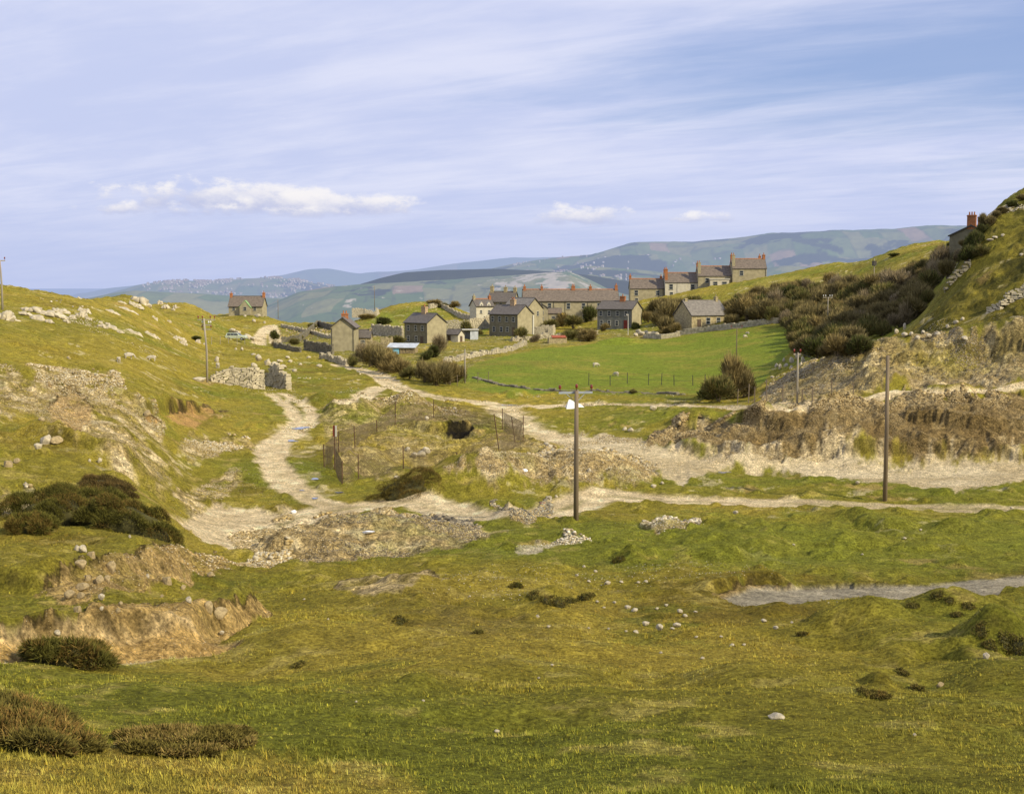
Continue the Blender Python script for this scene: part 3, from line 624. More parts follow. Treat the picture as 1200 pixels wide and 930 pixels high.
def ico():
    t = (1 + 5 ** .5) / 2
    v = np.array([(-1,t,0),(1,t,0),(-1,-t,0),(1,-t,0),(0,-1,t),(0,1,t),(0,-1,-t),(0,1,-t),(t,0,-1),(t,0,1),(-t,0,-1),(-t,0,1)], float); v /= np.linalg.norm(v[0])
    f = np.array([(0,11,5),(0,5,1),(0,1,7),(0,7,10),(0,10,11),(1,5,9),(5,11,4),(11,10,2),(10,7,6),(7,1,8),(3,9,4),(3,4,2),(3,2,6),(3,6,8),(3,8,9),(4,9,5),(2,4,11),(6,2,10),(8,6,7),(9,8,1)])
    return v, f
IV, IF = ico()
# angular rock blanks: ico points pushed onto a few random cutting planes
def rock_blank(seed, v=IV):
    r = np.random.default_rng(seed); q = v * (1 + .15 * r.normal(size=(len(v), 1)))
    for k in range(7):
        d = r.normal(size=3); d /= np.linalg.norm(d); lim = r.uniform(.5, .85); h = q @ d; q = q - np.maximum(h - lim, 0)[:, None] * d
    return q
BL = np.array([rock_blank(k) for k in range(40)])
def scatter(name, P3d, size, flat=.7, col=None, cvar=.25, seed=0, sink=.3):
    r = np.random.default_rng(seed); n_ = len(P3d); b = BL[r.integers(0, 40, n_)].copy()
    sc_ = np.stack([r.uniform(.7, 1.3, n_), r.uniform(.7, 1.3, n_), r.uniform(.55, 1.0, n_) * flat * 1.3], 1) * (size / 2)[:, None]
    b *= sc_[:, None, :]
    a = r.uniform(0, 2 * pi, n_); t = r.normal(0, .35, n_); ca, sa, ct, st = np.cos(a), np.sin(a), np.cos(t), np.sin(t)
    x = b[..., 0].copy(); z = b[..., 2].copy(); b[..., 0] = x * ct[:, None] - z * st[:, None]; b[..., 2] = x * st[:, None] + z * ct[:, None]
    x = b[..., 0].copy(); y = b[..., 1].copy(); b[..., 0] = x * ca[:, None] - y * sa[:, None]; b[..., 1] = x * sa[:, None] + y * ca[:, None]
    b += P3d[:, None, :]; b[..., 2] += (size * flat * (.5 - sink))[:, None]
    f = (IF[None] + (np.arange(n_) * 12)[:, None, None]).reshape(-1, 3)
    cc = np.array(col)[r.integers(0, len(col), n_)] * (1 + cvar * r.normal(size=(n_, 1)))
    return np_mesh(name, b.reshape(-1, 3), f, np.clip(np.repeat(cc, 12, 0), .02, .9), smooth=False)
area = (np.gradient(U)[None, :] * DD[:, None]) * np.gradient(DD)[:, None]
def sample_mask(M, n_, seed, bias=0):
    r = np.random.default_rng(seed); w_ = (M * area * (1 / np.maximum(GY, 5) ** bias)).ravel(); k = r.choice(len(w_), n_, p=w_ / w_.sum())
    j = np.clip(k // NC, 0, NR - 2); i = np.clip(k % NC, 0, NC - 2); a = r.random(n_)[:, None]; b = r.random(n_)[:, None]
    VG = V.reshape(NR, NC, 3); p = (VG[j, i] * (1 - a) + VG[j, i + 1] * a) * (1 - b) + (VG[j + 1, i] * (1 - a) + VG[j + 1, i + 1] * a) * b
    return p
MR = mat('stone_rubble', (.95, .95, .95), .95, .15, 6, attr='col', spec=.1)

# ------------------------------------------------------------------ stone rubble (uncountable)
tan_ = [(.47, .36, .17), (.38, .28, .12), (.55, .45, .26), (.26, .19, .085), (.34, .27, .14)]
grey_ = [(.30, .27, .19), (.22, .19, .13), (.40, .36, .26), (.27, .22, .14)]
pale_ = [(.58, .51, .36), (.47, .40, .26), (.66, .60, .46), (.38, .30, .17)]
def rubble(M, n_, s0, s1, col, label, seed, bias=0, flat=.65):
    r = np.random.default_rng(seed); p = sample_mask(np.clip(M * 1.2 - .2, 0, 1), n_, seed, bias); s = s0 * .8 + (s1 * .85 - s0 * .8) * r.random(n_) ** 4.5
    me = scatter('rubble', p, s, flat, col, seed=seed); me.materials.append(MR)
    tag(link('rubble', me), label, 'rubble', None, 'stuff')
clump = np.clip(.35 + 1.3 * fbm(GX, GY, 3.0, 4, 601), .03, 1)
front = sstep(0, 2.5, 78 - GY + 1.5 * fbm(GX, GY, 4, 3, 650)) * sstep(-14, -9, GX)
rubble(RUB['heap1'] * (1 - .6 * front) * clump, 8000, .10, .45, tan_, 'golden tan broken stone on the long heap left of the wooden pole', 1)
rubble(RUB['heap1'] * front * clump, 3800, .12, .5, [(.27, .22, .14), (.19, .165, .12), (.36, .30, .19), (.15, .13, .095)], 'dark grey broken stone on the near face of the long heap', 16)
rubble(RUB['heap2'], 1500, .15, .5, grey_ + grey_[:2] + tan_[:2], 'small round heap of loose stone beside the lower track', 2)
rubble(RUB['heap3'], 900, .10, .42, pale_ + grey_[:1], 'thin scatter of pale broken stone on the green right of the wooden pole', 3)
rubble(RUB['heap4'], 9500, .12, .62, tan_ + pale_[:2], 'broad heap of tan stone between the fenced pit and the quarry floor', 4)
rubble(RUB['scarp'] * clump, 42000, .08, .5, [(.40, .29, .13), (.30, .22, .10), (.47, .37, .19), (.20, .145, .065), (.26, .20, .10)], 'stony face of the quarry bank at the right', 5)
rubble(RUB['spoil'] * clump, 32000, .10, .55, tan_ + grey_, 'grey brown spoil heaps under the right hill', 6)
rubble(RUB['pit'] * np.clip(clump - .3, 0, 1), 4500, .08, .38, tan_ + pale_[:1], 'loose stone in and around the fenced pit', 7)
rubble(RUB['hill1'] * clump, 13000, .07, .36, pale_[:2] + tan_, 'pale scree spilling down the left hillside', 8)
rubble(np.maximum(RUB['hill2'], RUB['hill4']) * clump, 3500, .08, .36, pale_[:2] + tan_[:2], 'pale scree at the foot of the left hillside beside the track', 9)
rubble(np.maximum(RUB['hill3'], RUB['bank']) * clump, 1200, .08, .4, pale_[:2] + tan_[:2], 'grey scree at the left edge and pale blocks on the heap margin', 10)
rubble(np.maximum(FLOOR, DIRT * .35) * np.clip(clump - .1, 0, 1), 16000, .05, .25, tan_ + pale_, 'small stones strewn over the quarry floor and tracks', 11, .6)
rubble(np.maximum(SOIL1, SOIL2), 2600, .04, .22, tan_ + pale_[:1], 'small stones in the orange cut banks at the lower left', 12)
turf = (1 - np.maximum.reduce([ALLRUB, DIRT, FIELD, LANE, FLOOR])) * sstep(30, 45, GY) * (1 - sstep(150, 220, GY)) * (np.abs(GX) < .45 * GY)
stony = sstep(.15, .5, fbm(GX, GY, 9, 4, 611))
rubble(turf * (stony + .04) * (.3 + RHILL * 2), 5500, .06, .45, pale_ + grey_[:1], 'stones scattered through the rough turf', 13, .5)
rubble(BARE1, 700, .06, .3, pale_, 'chalky stones on a worn patch of turf', 14)
rubble(GARD * (1 - FIELD) * np.clip(clump, .1, 1) * (GY < 360), 2600, .2, .8, tan_ + grey_ + pale_[:1], 'tumbled garden stones between the village houses', 15)
# ------------------------------------------------------------------ grass (uncountable)
MB_ = mat('grass_blades', (.95, .95, .95), .8, .2, 4, attr='col', spec=.15)
def grass(n_, umax, d0, d1, h0, h1, wid, seed, mask=None, blades=4):
    r = np.random.default_rng(seed)
    u = r.uniform(-umax, umax, n_); d = np.exp(r.uniform(math.log(d0), math.log(d1), n_))
    fi = np.interp(u, U, np.arange(NC)); fj = np.interp(np.log(d), LD, np.arange(NR)); i = fi.astype(int); j = fj.astype(int)
    keep = (1 - np.maximum.reduce([DIRT, LANE, ALLRUB * .9, FLOOR, SOIL1, SOIL2, SOIL5]))[j, i] > r.random(n_)
    if mask is not None: keep &= mask[j, i] > r.random(n_)
    u, d, i, j, fi, fj = u[keep], d[keep], i[keep], j[keep], fi[keep], fj[keep]; n_ = len(u)
    a = fi - i; b = fj - j
    z = (H[j, i] * (1 - a) + H[j, i + 1] * a) * (1 - b) + (H[j + 1, i] * (1 - a) + H[j + 1, i + 1] * a) * b
    base = np.stack([u * d, d, z], 1); col = C[j, i] * (1 + .22 * r.normal(size=(n_, 1)))
    col = col * (1 - .5 * (r.random((n_, 1)) < .15)) ; dry = r.random((n_, 1)) < .16; col = np.where(dry, col * np.array([1.75, 1.5, 1.3]), col)
    size = (h0 + (h1 - h0) * r.random(n_) ** 2) * (.6 + .8 * vnoise(base[:, 0] / 1.3, base[:, 1] / 1.3, 620)) * (d / 20) ** .35
    vs = []; cs = []
    for k in range(blades):
        ang = r.uniform(0, 2 * pi, n_); off = np.stack([np.cos(ang), np.sin(ang), np.zeros(n_)], 1); per = np.stack([-np.sin(ang), np.cos(ang), np.zeros(n_)], 1)
        w_ = (wid * (d / 20) ** .5)[:, None]; o0 = base + off * size[:, None] * r.uniform(0, .5, (n_, 1)); o0[:, 2] -= .01
        tip = o0 + off * size[:, None] * r.uniform(.1, .8, (n_, 1)); tip[:, 2] += size * r.uniform(.5, 1.0, n_)
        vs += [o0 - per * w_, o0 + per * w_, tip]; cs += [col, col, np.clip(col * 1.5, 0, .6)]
    Vv = np.stack(vs, 1).reshape(-1, 3); Cc = np.stack(cs, 1).reshape(-1, 3); f = np.arange(len(Vv)).reshape(-1, 3)
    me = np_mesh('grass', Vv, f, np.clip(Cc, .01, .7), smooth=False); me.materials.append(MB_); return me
me = grass(240000, .47, 9.5, 110, .015, .06, .006, 1)
tag(link('grass', me), 'short grazed olive grass over the foreground slopes', 'grass', None, 'stuff')
tuss = sstep(.15, .5, fbm(GX, GY, 2.2, 4, 631)) + DRY2 * .5
me = grass(50000, .47, 10, 70, .05, .14, .007, 2, np.clip(tuss, 0, 1), 6)
tag(link('grass', me), 'longer dry tufts of grass in patches on the foreground slopes', 'grass', None, 'stuff')

# ------------------------------------------------------------------ single rocks and limestone outcrops
def sub_sphere(n=2):
    v = [tuple(x) for x in IV]; f = [tuple(x) for x in IF]
    for _ in range(n):
        mid = {}; nf_ = []
        def m_(a, b):
            k = (min(a, b), max(a, b))
            if k not in mid:
                p = (np.array(v[a]) + np.array(v[b])) / 2; p /= np.linalg.norm(p); mid[k] = len(v); v.append(tuple(p))
            return mid[k]
        for a, b, c in f:
            x, y, z = m_(a, b), m_(b, c), m_(c, a); nf_ += [(a, x, z), (b, y, x), (c, z, y), (x, y, z)]
        f = nf_
    return np.array(v), np.array(f)
SV, SF = sub_sphere(2); SV3, SF3 = sub_sphere(3)
def boulder_mesh(seed, fine=False):
    v = SV3 if fine else SV; r = np.random.default_rng(seed); q = v.copy()
    for k in range(11):
        d = r.normal(size=3); d /= np.linalg.norm(d); lim = r.uniform(.45, .85); h = q @ d; q = q - np.maximum(h - lim, 0)[:, None] * d * .92
    q *= (1 + .10 * (vnoise(q[:, 0] * 3 + seed, q[:, 1] * 3 + q[:, 2] * 2, 30) - .5)[:, None])
    q /= np.abs(q).max(0)
    return q
MLIME = mat('limestone', (.47, .41, .29), .95, .3, 2.2, bump=.6, spec=.1)
MBROWN = mat('brown_stone', (.36, .28, .15), .95, .35, 3, bump=.6, spec=.1)
BM = []
for k in range(10):
    me = np_mesh('stone', boulder_mesh(k + 3), SF, smooth=False); me.materials.append(MLIME); BM.append(me)
BMB = []
for k in range(6):
    me = np_mesh('stone', boulder_mesh(k + 33), SF, smooth=False); me.materials.append(MBROWN); BMB.append(me)
def stone(px, py, w, h=None, label='', group=None, brown=False, name='stone', cat='stone', rz=None, deep=None, sink=.4, k=None):
    """w,h in survey pixels -> a single rock standing on the ground"""
    X, D, Z = hit(px, py); s = D / 1500
    lst = BMB if brown else BM
    o = bpy.data.objects.new(name, lst[random.randrange(len(lst)) if k is None else k]); COL.objects.link(o)
    hh = (h or w * .6) * s; o.scale = (w * s / 2, (deep or w * s * .8) / 2, hh / 2 * (1 + sink)); Z = gz(X, D)
    o.location = (X, D, Z + hh / 2 * (1 - sink)); o.rotation_euler = (0, 0, random.uniform(-.6, .6) if rz is None else rz)
    return tag(o, label, cat, group)
L1_ = 'small pale stone lying loose on the foreground turf'; G1_ = 'loose pale stones on the foreground turf'
for px, py, w in [(582,859,8),(745,742,7),(630,724,6),(684,665,5),(698,670,5),(712,684,8),(728,683,5),(748,683,5),(757,682,5),(736,713,8),(744,717,9),(770,714,5),(781,711,5),(797,717,8),(803,722,6),(815,718,5),(793,735,10),(757,732,9),(788,738,6),(643,735,5),(690,737,4),(713,738,4),(734,740,4),(816,747,5),(845,747,5),(862,602,7),(858,757,7),(823,772,6),(774,766,5),(647,780,5),(631,795,4),(417,823,4),(496,822,4),(895,729,8),(909,737,7),(928,730,5),(872,757,5),(930,640,4),(1060,634,5),(1079,622,4),(1072,862,6),(550,700,4),(384,726,4),(356,703,4),(676,676,5),(690,683,5),(700,706,5),(720,707,5),(708,713,4),(1186,596,5),(1010,650,4)]:
    stone(px, py, w, w * .55, L1_, G1_)
stone(773, 739, 9, 9, 'upright pointed stone standing on the turf below the scattered pale stones', k=2)
stone(908, 842, 24, 7, 'flat pale boulder half sunk in the turf at the lower right', k=4, sink=.5)
stone(1156, 772, 11, 7, 'pale rounded boulder in front of the dark hollow at the right', k=1)
stone(1102, 804, 9, 6, 'grey stone on the low tussocky mound at the lower right', brown=True)
stone(245, 719, 12, 13, 'square brown block sitting on the lip of the lower cut bank', brown=True, k=1, rz=.2)
stone(258, 727, 20, 13, 'large square brown block in the lower cut bank', brown=True, k=0, rz=.1)
stone(67, 744, 8, 6, 'white stone perched on turf beside the lower cut bank')
stone(260, 744, 6, 5, 'small white stone at the foot of the lower cut bank')
for px, py, w, h, t in [(90,645,7,9,'cream'),(97,647,10,9,'cream'),(108,654,12,9,'grey'),(95,665,17,9,'tan'),(131,672,13,13,'tan'),(103,681,10,8,'grey'),(116,684,12,9,'grey'),(126,684,9,9,'grey'),(82,700,14,9,'tan'),(97,692,16,9,'grey'),(95,703,9,8,'grey'),(119,703,8,8,'pale'),(119,716,6,5,'pale'),(197,685,14,11,'tan'),(215,691,7,6,'grey'),(92,717,12,10,'grey'),(138,721,7,6,'grey'),(221,706,8,7,'pale'),(173,678,5,5,'white'),(152,630,4,4,'white'),(246,676,10,6,'brown'),(141,708,6,5,'grey'),(190,700,5,4,'grey')]:
    stone(px, py, w, h, 'angular quarry block lying in the hollow of the upper cut bank', 'angular blocks in the cut bank', brown=t in ('tan', 'grey', 'brown'))
# pale limestone outcrops on the left ridge
def outcrop_mesh(seed):
    r = np.random.default_rng(seed); vs = []; fs = []; n = 0
    for k in range(9):
        q = boulder_mesh(seed * 17 + k); x = -.6 + 1.2 * k / 8 + r.uniform(-.08, .08); sz = r.uniform(.30, .48) * (1.15 - abs(x) * .4)
        q = q * np.array([sz, r.uniform(.35, .6), sz * r.uniform(.7, 1.5)]); t = r.uniform(-.25, .25); q[:, 2] += q[:, 0] * t
        q += np.array([x, r.uniform(-.3, .3), r.uniform(-.2, .12)]); vs.append(q); fs.append(SF + n); n += len(q)
    return np.vstack(vs), np.vstack(fs)
OM = []
for k in range(8):
    v_, f_ = outcrop_mesh(k + 5); me = np_mesh('limestone_outcrop', v_, f_, smooth=False); me.materials.append(MLIME); OM.append(me)
def outcrop(px, py, w, h):
    X, D, Z = hit(px, py); s = D / 1500; o = bpy.data.objects.new('limestone_outcrop', random.choice(OM)); COL.objects.link(o)
    e = .4; gl = gz(X - w*s*e, D); gr = gz(X + w*s*e, D)
    o.scale = (w*s/2*1.05, max(w*s*.35, h*s*1.2), h*s*1.1); o.location = (X, D, gz(X, D) + h*s*.05); o.rotation_euler = (0, -math.atan2(gr - gl, 2*w*s*e), random.uniform(-.15, .15))
    return tag(o, OUT, 'rock outcrop', GO)
OUT = 'low pale limestone outcrop along the left ridge'; GO = 'limestone outcrops along the left ridge'
for px, py, w, h in [(6,374,22,14),(30,370,18,5),(30,363,14,4),(18,376,14,4),(45,375,24,7),(62,370,34,9),(40,366,30,8),(72,366,20,7),(58,378,14,4),(78,378,10,4),(85,373,12,5),(95,371,14,9),(100,366,18,7),(75,373,8,5),(104,375,10,5),(118,392-13,8,3),(120,384,14,5),(132,386,20,5),(141,390,10,4),(160,392,22,5),(152,389,12,4),(178,394,18,5),(185,397,8,3),(127,381,7,3),(212,399,14,6),(215,404,12,6),(232,402,9,5),(206,398,8,4),(143,355,12,3),(150,364,26,4),(132,367,20,4),(165,356,28,10),(176,352,20,10),(160,361,18,6),(188,356,8,6),(194,361,10,7),(205,361,6,5),(203,364,5,4),(182,375,10,4),(198,378,6,4),(48,339,12,5),(93,350,6,3),(88,346,8,3),(10,368,12,6),(240,404,5,3)]:
    outcrop(px, py, w, h)
for px, py, w, h in [(300,449,14,7),(283,461-20,10,5),(322,430,9,7),(332,432,10,5),(345,436,7,4),(298,430,8,5),(313,428,10,8),(283,468-20,5,4),(362,420,6,3),(374,430,8,4),(340,425,6,4),(352,428,5,3),(303,423,9,8),(337,420,6,3),(328,424,8,3),(260,449,6,3),(234,447,16,5),(254,424,6,9)]:
    stone(px, py, w, h, 'pale limestone block lying on the turf around the ruined wall', 'limestone blocks around the ruined wall', name='stone')
for px, py, w, h in [(277,362,12,6),(272,366,8,5),(290,364,10,6),(288,369,10,4),(296,366,9,5),(302,372,8,4),(305,368,7,4),(281,368,5,4),(287,371,4,3),(310,379,4,3),(298,377,5,3),(283,411,5,4),(276,410,4,3),(297,416,8,3)]:
    stone(px, py, w, h, 'white limestone boulder on the slope below the ridge cottage', 'white boulders below the ridge cottage')
for px, py, w, h in [(53,520,18,11),(66,521,16,9),(45,526,10,6),(10,547,14,9),(20,545,8,6),(172,487,10,7),(117,541,6,6),(48,493,9,6),(105,541,4,4)]:
    stone(px, py, w, h, 'grey boulder on the scree of the left hillside', 'boulders on the left hillside', brown=px % 2 == 0)
for px, py, w, h in [(1160,283,8,3),(1166,280,8,3),(1175,277,6,3),(1130,400-2,8,5),(1098,393,8,5),(1088,397,8,5),(1060,396,9,6),(1050,392,6,6),(1068,392,6,4),(1110,386,6,4),(1120,381,7,4),(1075,397,7,5),(1082,391,6,5),(1060,386,4,8),(1128,376,5,4),(1197,300,6,3)]:
    stone(px, py, w, h, 'lichened limestone block on the steep right hillside', 'limestone blocks on the right hillside')
for px, py, w, h in [(928,425,6,7),(935,421,7,6),(941,424,5,7),(921,429,6,5),(927,433,5,5),(914,432,5,6),(910,430,5,5),(938,430,5,5),(918,424,4,5),(905,443,5,3)]:
    stone(px, py, w, h, 'pale block in the tumbled wall beyond the lone thorn bush', 'blocks of the tumbled wall beyond the thorn')
for px, py, w, h in [(765,482,9,6),(738,506,9,5),(732,504,6,5),(766,571,7,4),(776,568,5,4),(652,583,4,3),(1005,568,5,4),(690,555,6,5),(300,655,8,5),(316,655,9,5),(324,651,6,4),(309,649,5,4),(500,493,6,5),(465,561,8,4),(492,535,14,7),(500,531,10,7),(478,530,7,5),(486,540,8,6)]:
    stone(px, py, w, h, 'pale stone block at the edge of the quarry heaps', 'pale blocks among the quarry heaps')
# ------------------------------------------------------------------ buildings
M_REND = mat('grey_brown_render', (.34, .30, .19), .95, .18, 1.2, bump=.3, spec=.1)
M_REND2 = mat('dark_and_shaded_render', (.19, .17, .11), .95, .2, 1.4, bump=.3, spec=.1)  # darkened copy of the render: shade painted into house fronts; also sills
M_STONEW = mat('warm_rubble_masonry', (.36, .30, .17), .95, .4, 3.5, bump=.8, spec=.1)
M_WHITEW = mat('off_white_limewash', (.52, .48, .37), .9, .12, 1.5, spec=.1)
M_SLATE = mat('grey_slate', (.125, .108, .09), .6, .28, 2.0, bump=.3, spec=.3, stretch=(1, 1, 3))
M_SLATE2 = mat('purple_slate', (.165, .132, .10), .6, .28, 2.0, bump=.3, spec=.3)
M_BRICK = mat('orange_brick', (.34, .14, .06), .9, .3, 6, bump=.3)
M_TERRA = mat('terracotta', (.38, .155, .065), .8, .25, 5)
M_GLASS = mat('window_glass', (.035, .045, .055), .15, .3, 2, spec=.5)
M_FRAME = mat('white_paint', (.52, .50, .43), .6, .08, 3)
M_DOORB = mat('brown_door_paint', (.11, .075, .05), .6, .2, 3)
M_DOORR = mat('dark_red_paint', (.15, .025, .018), .6, .2, 3)
M_PIPE = mat('dark_iron', (.06, .055, .05), .6, .2, 3)
M_YEL = mat('yellow_paint', (.75, .50, .06), .6, .12, 2)
M_GREEN = mat('pale_green_paint', (.25, .40, .17), .6, .15, 2)
M_BLUE = mat('sky_blue_paint', (.22, .52, .68), .6, .15, 2)
M_TIN = mat('weathered_tin_sheet', (.50, .53, .56), .4, .25, 1.2, spec=.5)
M_RUST = mat('rusty_iron', (.105, .06, .035), .9, .45, 4)
M_RIDGE = M_TERRA
def window(parent, x, z, w, h, side='front', y=0, frame=None, name='window'):
    """window on a wall plane. front: plane y; right/left: plane x=y"""
    fr = MB(); t = .07; pr = .05
    def add(mb, a0, a1, z0, z1, d0, d1):
        if side == 'front': mb.box(a0, a1, y - d1, y - d0, z0, z1)
        elif side == 'right': mb.box(y + d0, y + d1, a0, a1, z0, z1)
        else: mb.box(y - d1, y - d0, a0, a1, z0, z1)
    add(fr, x - w/2, x - w/2 + t, z, z + h, -.02, pr); add(fr, x + w/2 - t, x + w/2, z, z + h, -.02, pr)
    add(fr, x - w/2 + t, x + w/2 - t, z, z + t, -.02, pr); add(fr, x - w/2 + t, x + w/2 - t, z + h - t, z + h, -.02, pr); add(fr, x - w/2 + t, x + w/2 - t, z + h/2 - .03, z + h/2 + .03, -.02, pr - .005)
    o = fr.build(name, frame or M_FRAME, parent)
    p = MB(); add(p, x - w/2 + t, x + w/2 - t, z + t, z + h - t, -.02, .012); p.build('pane', M_GLASS, o)
    s = MB(); add(s, x - w/2 - .08, x + w/2 + .08, z - .1, z - .004, -.02, .1); s.build('sill', M_REND2, o)
    return o
def door(parent, x, w, h, m, y=0, z=0):
    d = MB().box(x - w/2, x + w/2, y - .05, y + .02, z, z + h)
    for a in (-1, 1):
        for zz in (.15, .55): d.box(x + a*w*.22 - w*.15, x + a*w*.22 + w*.15, y - .065, y - .049, z + h*zz, z + h*(zz + .33))
    o = d.build('door', m, parent)
    MB().box(x + w*.33, x + w*.4, y - .11, y - .066, z + h*.46, z + h*.49).build('handle', M_PIPE, o); return o
def chimney(parent, x, y, z0, z1, w=1.2, d=.6, pots=2, m=None, potm=None, axis='y'):
    c = MB()
    if axis == 'x': w, d = d, w
    c.box(x - w/2, x + w/2, y - d/2, y + d/2, z0, z1 - .25); c.box(x - w/2 - .07, x + w/2 + .07, y - d/2 - .07, y + d/2 + .07, z1 - .25, z1 - .1); c.box(x - w/2 - .01, x + w/2 + .01, y - d/2 - .01, y + d/2 + .01, z1 - .1, z1)
    o = c.build('chimney', m or M_BRICK, parent)
    for k in range(pots):
        t = (k + .5) / pots - .5
        px_, py_ = (x + t * w * .85, y) if w > d else (x, y + t * d * .85)
        MB().tube([(px_, py_, z1), (px_, py_, z1 + .08), (px_, py_, z1 + .5), (px_, py_, z1 + .55)], [.16, .13, .11, .14], 8).build('chimney_pot', potm or M_TERRA, o)
    return o
def house(name, label, cat, loc, rz, L_, W_, eave, ridge, wall, roof, chims=(), wins=(), doors=(), group=None, ridgem=None, over=.25, pipes=(), base=1.5, sidewins=()):
    """L_ along local x, front at y=-W/2, origin at the middle of the base"""
    r = empty(name, loc, rz); tag(r, label, cat, group)
    MB().prism([(-W_/2, -base), (W_/2, -base), (W_/2, eave), (0, ridge), (-W_/2, eave)], 'x', -L_/2, L_/2).build('wall', wall, r)
    k = (ridge - eave) / (W_/2); ov = over; rf = MB(); t = .16
    e = (W_/2 + ov); ze = eave - ov * k
    X0, X1 = -L_/2 - ov*.8, L_/2 + ov*.8
    for sgn in (-1, 1):
        nx = 9; 
        q = [(X0, 0, ridge + t), (X1, 0, ridge + t), (X1, sgn*e, ze + t), (X0, sgn*e, ze + t)]
        if sgn > 0: q = q[::-1]
        q = q[::-1] if False else q
        rf.slab(q, t - .02)
    ro = rf.build('roof', roof, r)
    rt = MB(); n_ = max(4, int(L_ / .45))
    for i in range(n_):
        a = X0 + (X1 - X0) * i / n_; b = X0 + (X1 - X0) * (i + 1) / n_ - .02; rt.prism([(-.16, ridge + t - .10), (.16, ridge + t - .10), (.07, ridge + t + .07 + .01 * (i % 2)), (-.07, ridge + t + .07 + .01 * (i % 2))], 'x', a, b)
    rt.build('ridge_tiles', ridgem or M_SLATE, ro)
    g = MB().box(X0, X1, -e - .10, -e - .005, ze + .0, ze + .1); g.build('gutter', M_PIPE, ro)
    for bx in (X0, X1):
        bb = MB()
        for sgn in (-1, 1):
            dx = .05 if bx > 0 else -.05
            bb.slab([(bx + dx, 0, ridge + t + .01), (bx, 0, ridge + t + .01), (bx, sgn*e, ze + t + .01), (bx + dx, sgn*e, ze + t + .01)], .25)
        bb.build('bargeboard', M_PIPE, ro)
    for c in chims:
        x, y, top = c[0], c[1], c[2]; kw = c[3] if len(c) > 3 else {}
        chimney(r, x, y, ridge - abs(y) * k - .6, ridge + top, **kw)
    for x, z, w, h in wins: window(r, x, z, w, h, 'front', -W_/2)
    for side, y_, z, w, h in sidewins: window(r, y_, z, w, h, side, L_/2)
    for x, w, h, m in doors: door(r, x, w, h, m, -W_/2)
    for x in pipes: MB().tube([(x, -W_/2 - .07, ze), (x, -W_/2 - .07, 0)], .05, 6).build('drainpipe', M_PIPE, r)
    return r
def place_base(px, py, D):
    return at(px, py, D)
def ptD(px, py, D): x, y, z = at(px, py, D); return (x, y, z)
WU = (.9, 1.35)
# the ridge cottage, upper left
h_ = house('cottage', 'single storey slate cottage with a green gabled porch on the far left ridge', 'cottage', ptD(290.5, 367, 405), -.06, 10.6, 6, 2.3, 5.3, M_REND, M_SLATE2,
      chims=[(-5.2, 0, 1.0, dict(w=.7, d=1.1, pots=1, m=M_TERRA)), (5.2, 0, 1.2, dict(w=.7, d=1.1, pots=1, m=M_TERRA))], wins=[(3.0, .9, 1.0, 1.2), (-3.7, .9, 1.0, 1.2)])
pw = MB().prism([(-1.5, -.5), (1.9, -.5), (1.9, 2.1), (.2, 4.0), (-1.5, 2.1)], 'y', -4.2, -2.6).build('porch', M_REND, h_)
bb = MB().slab([(-1.75, -4.3, 1.85), (.2, -4.3, 4.15), (.2, -2.2, 4.15), (-1.75, -2.2, 1.85)], .12); bb.slab([(.2, -4.3, 4.15), (2.15, -4.3, 1.85), (2.15, -2.2, 1.85), (.2, -2.2, 4.15)], .12); bb.build('porch_roof', M_GREEN, h_)
window(h_, .2, .9, 1.1, 1.2, 'front', -4.2)
# the tall plain gable house
h_ = house('house', 'tall house showing its blank gable to the track with two orange pots above', 'house', ptD(404.5, 416, 252), .03, 8.4, 4.6, 5.9, 7.7, M_REND, M_SLATE2, chims=[], over=.35)
h_.rotation_euler = (0, 0, pi / 2 + .02); h_.location = ptD(404.5, 417, 256)
chimney(h_, 0.2, 0, 6.9, 8.5, w=.7, d=1.3, pots=2, m=M_TERRA, axis='y')
MB().tube([(-4.28, 2.1, 0), (-4.28, 2.1, 5.7)], .05, 6).build('drainpipe', M_PIPE, h_); MB().tube([(-4.28, -2.1, 0), (-4.28, -2.1, 5.7)], .05, 6).build('drainpipe', M_PIPE, h_)
h_ = house('outhouse', 'low slate roofed wash house against the right side of the tall gable house', 'outhouse', ptD(427.5, 404, 262), -.02, 2.8, 3, 1.5, 3.0, M_STONEW, M_SLATE, chims=[(1.2, 0, .5, dict(w=.4, d=.6, pots=0, m=M_STONEW))], over=.1)
window(h_, -.2, .4, .9, .7, 'front', -1.5)
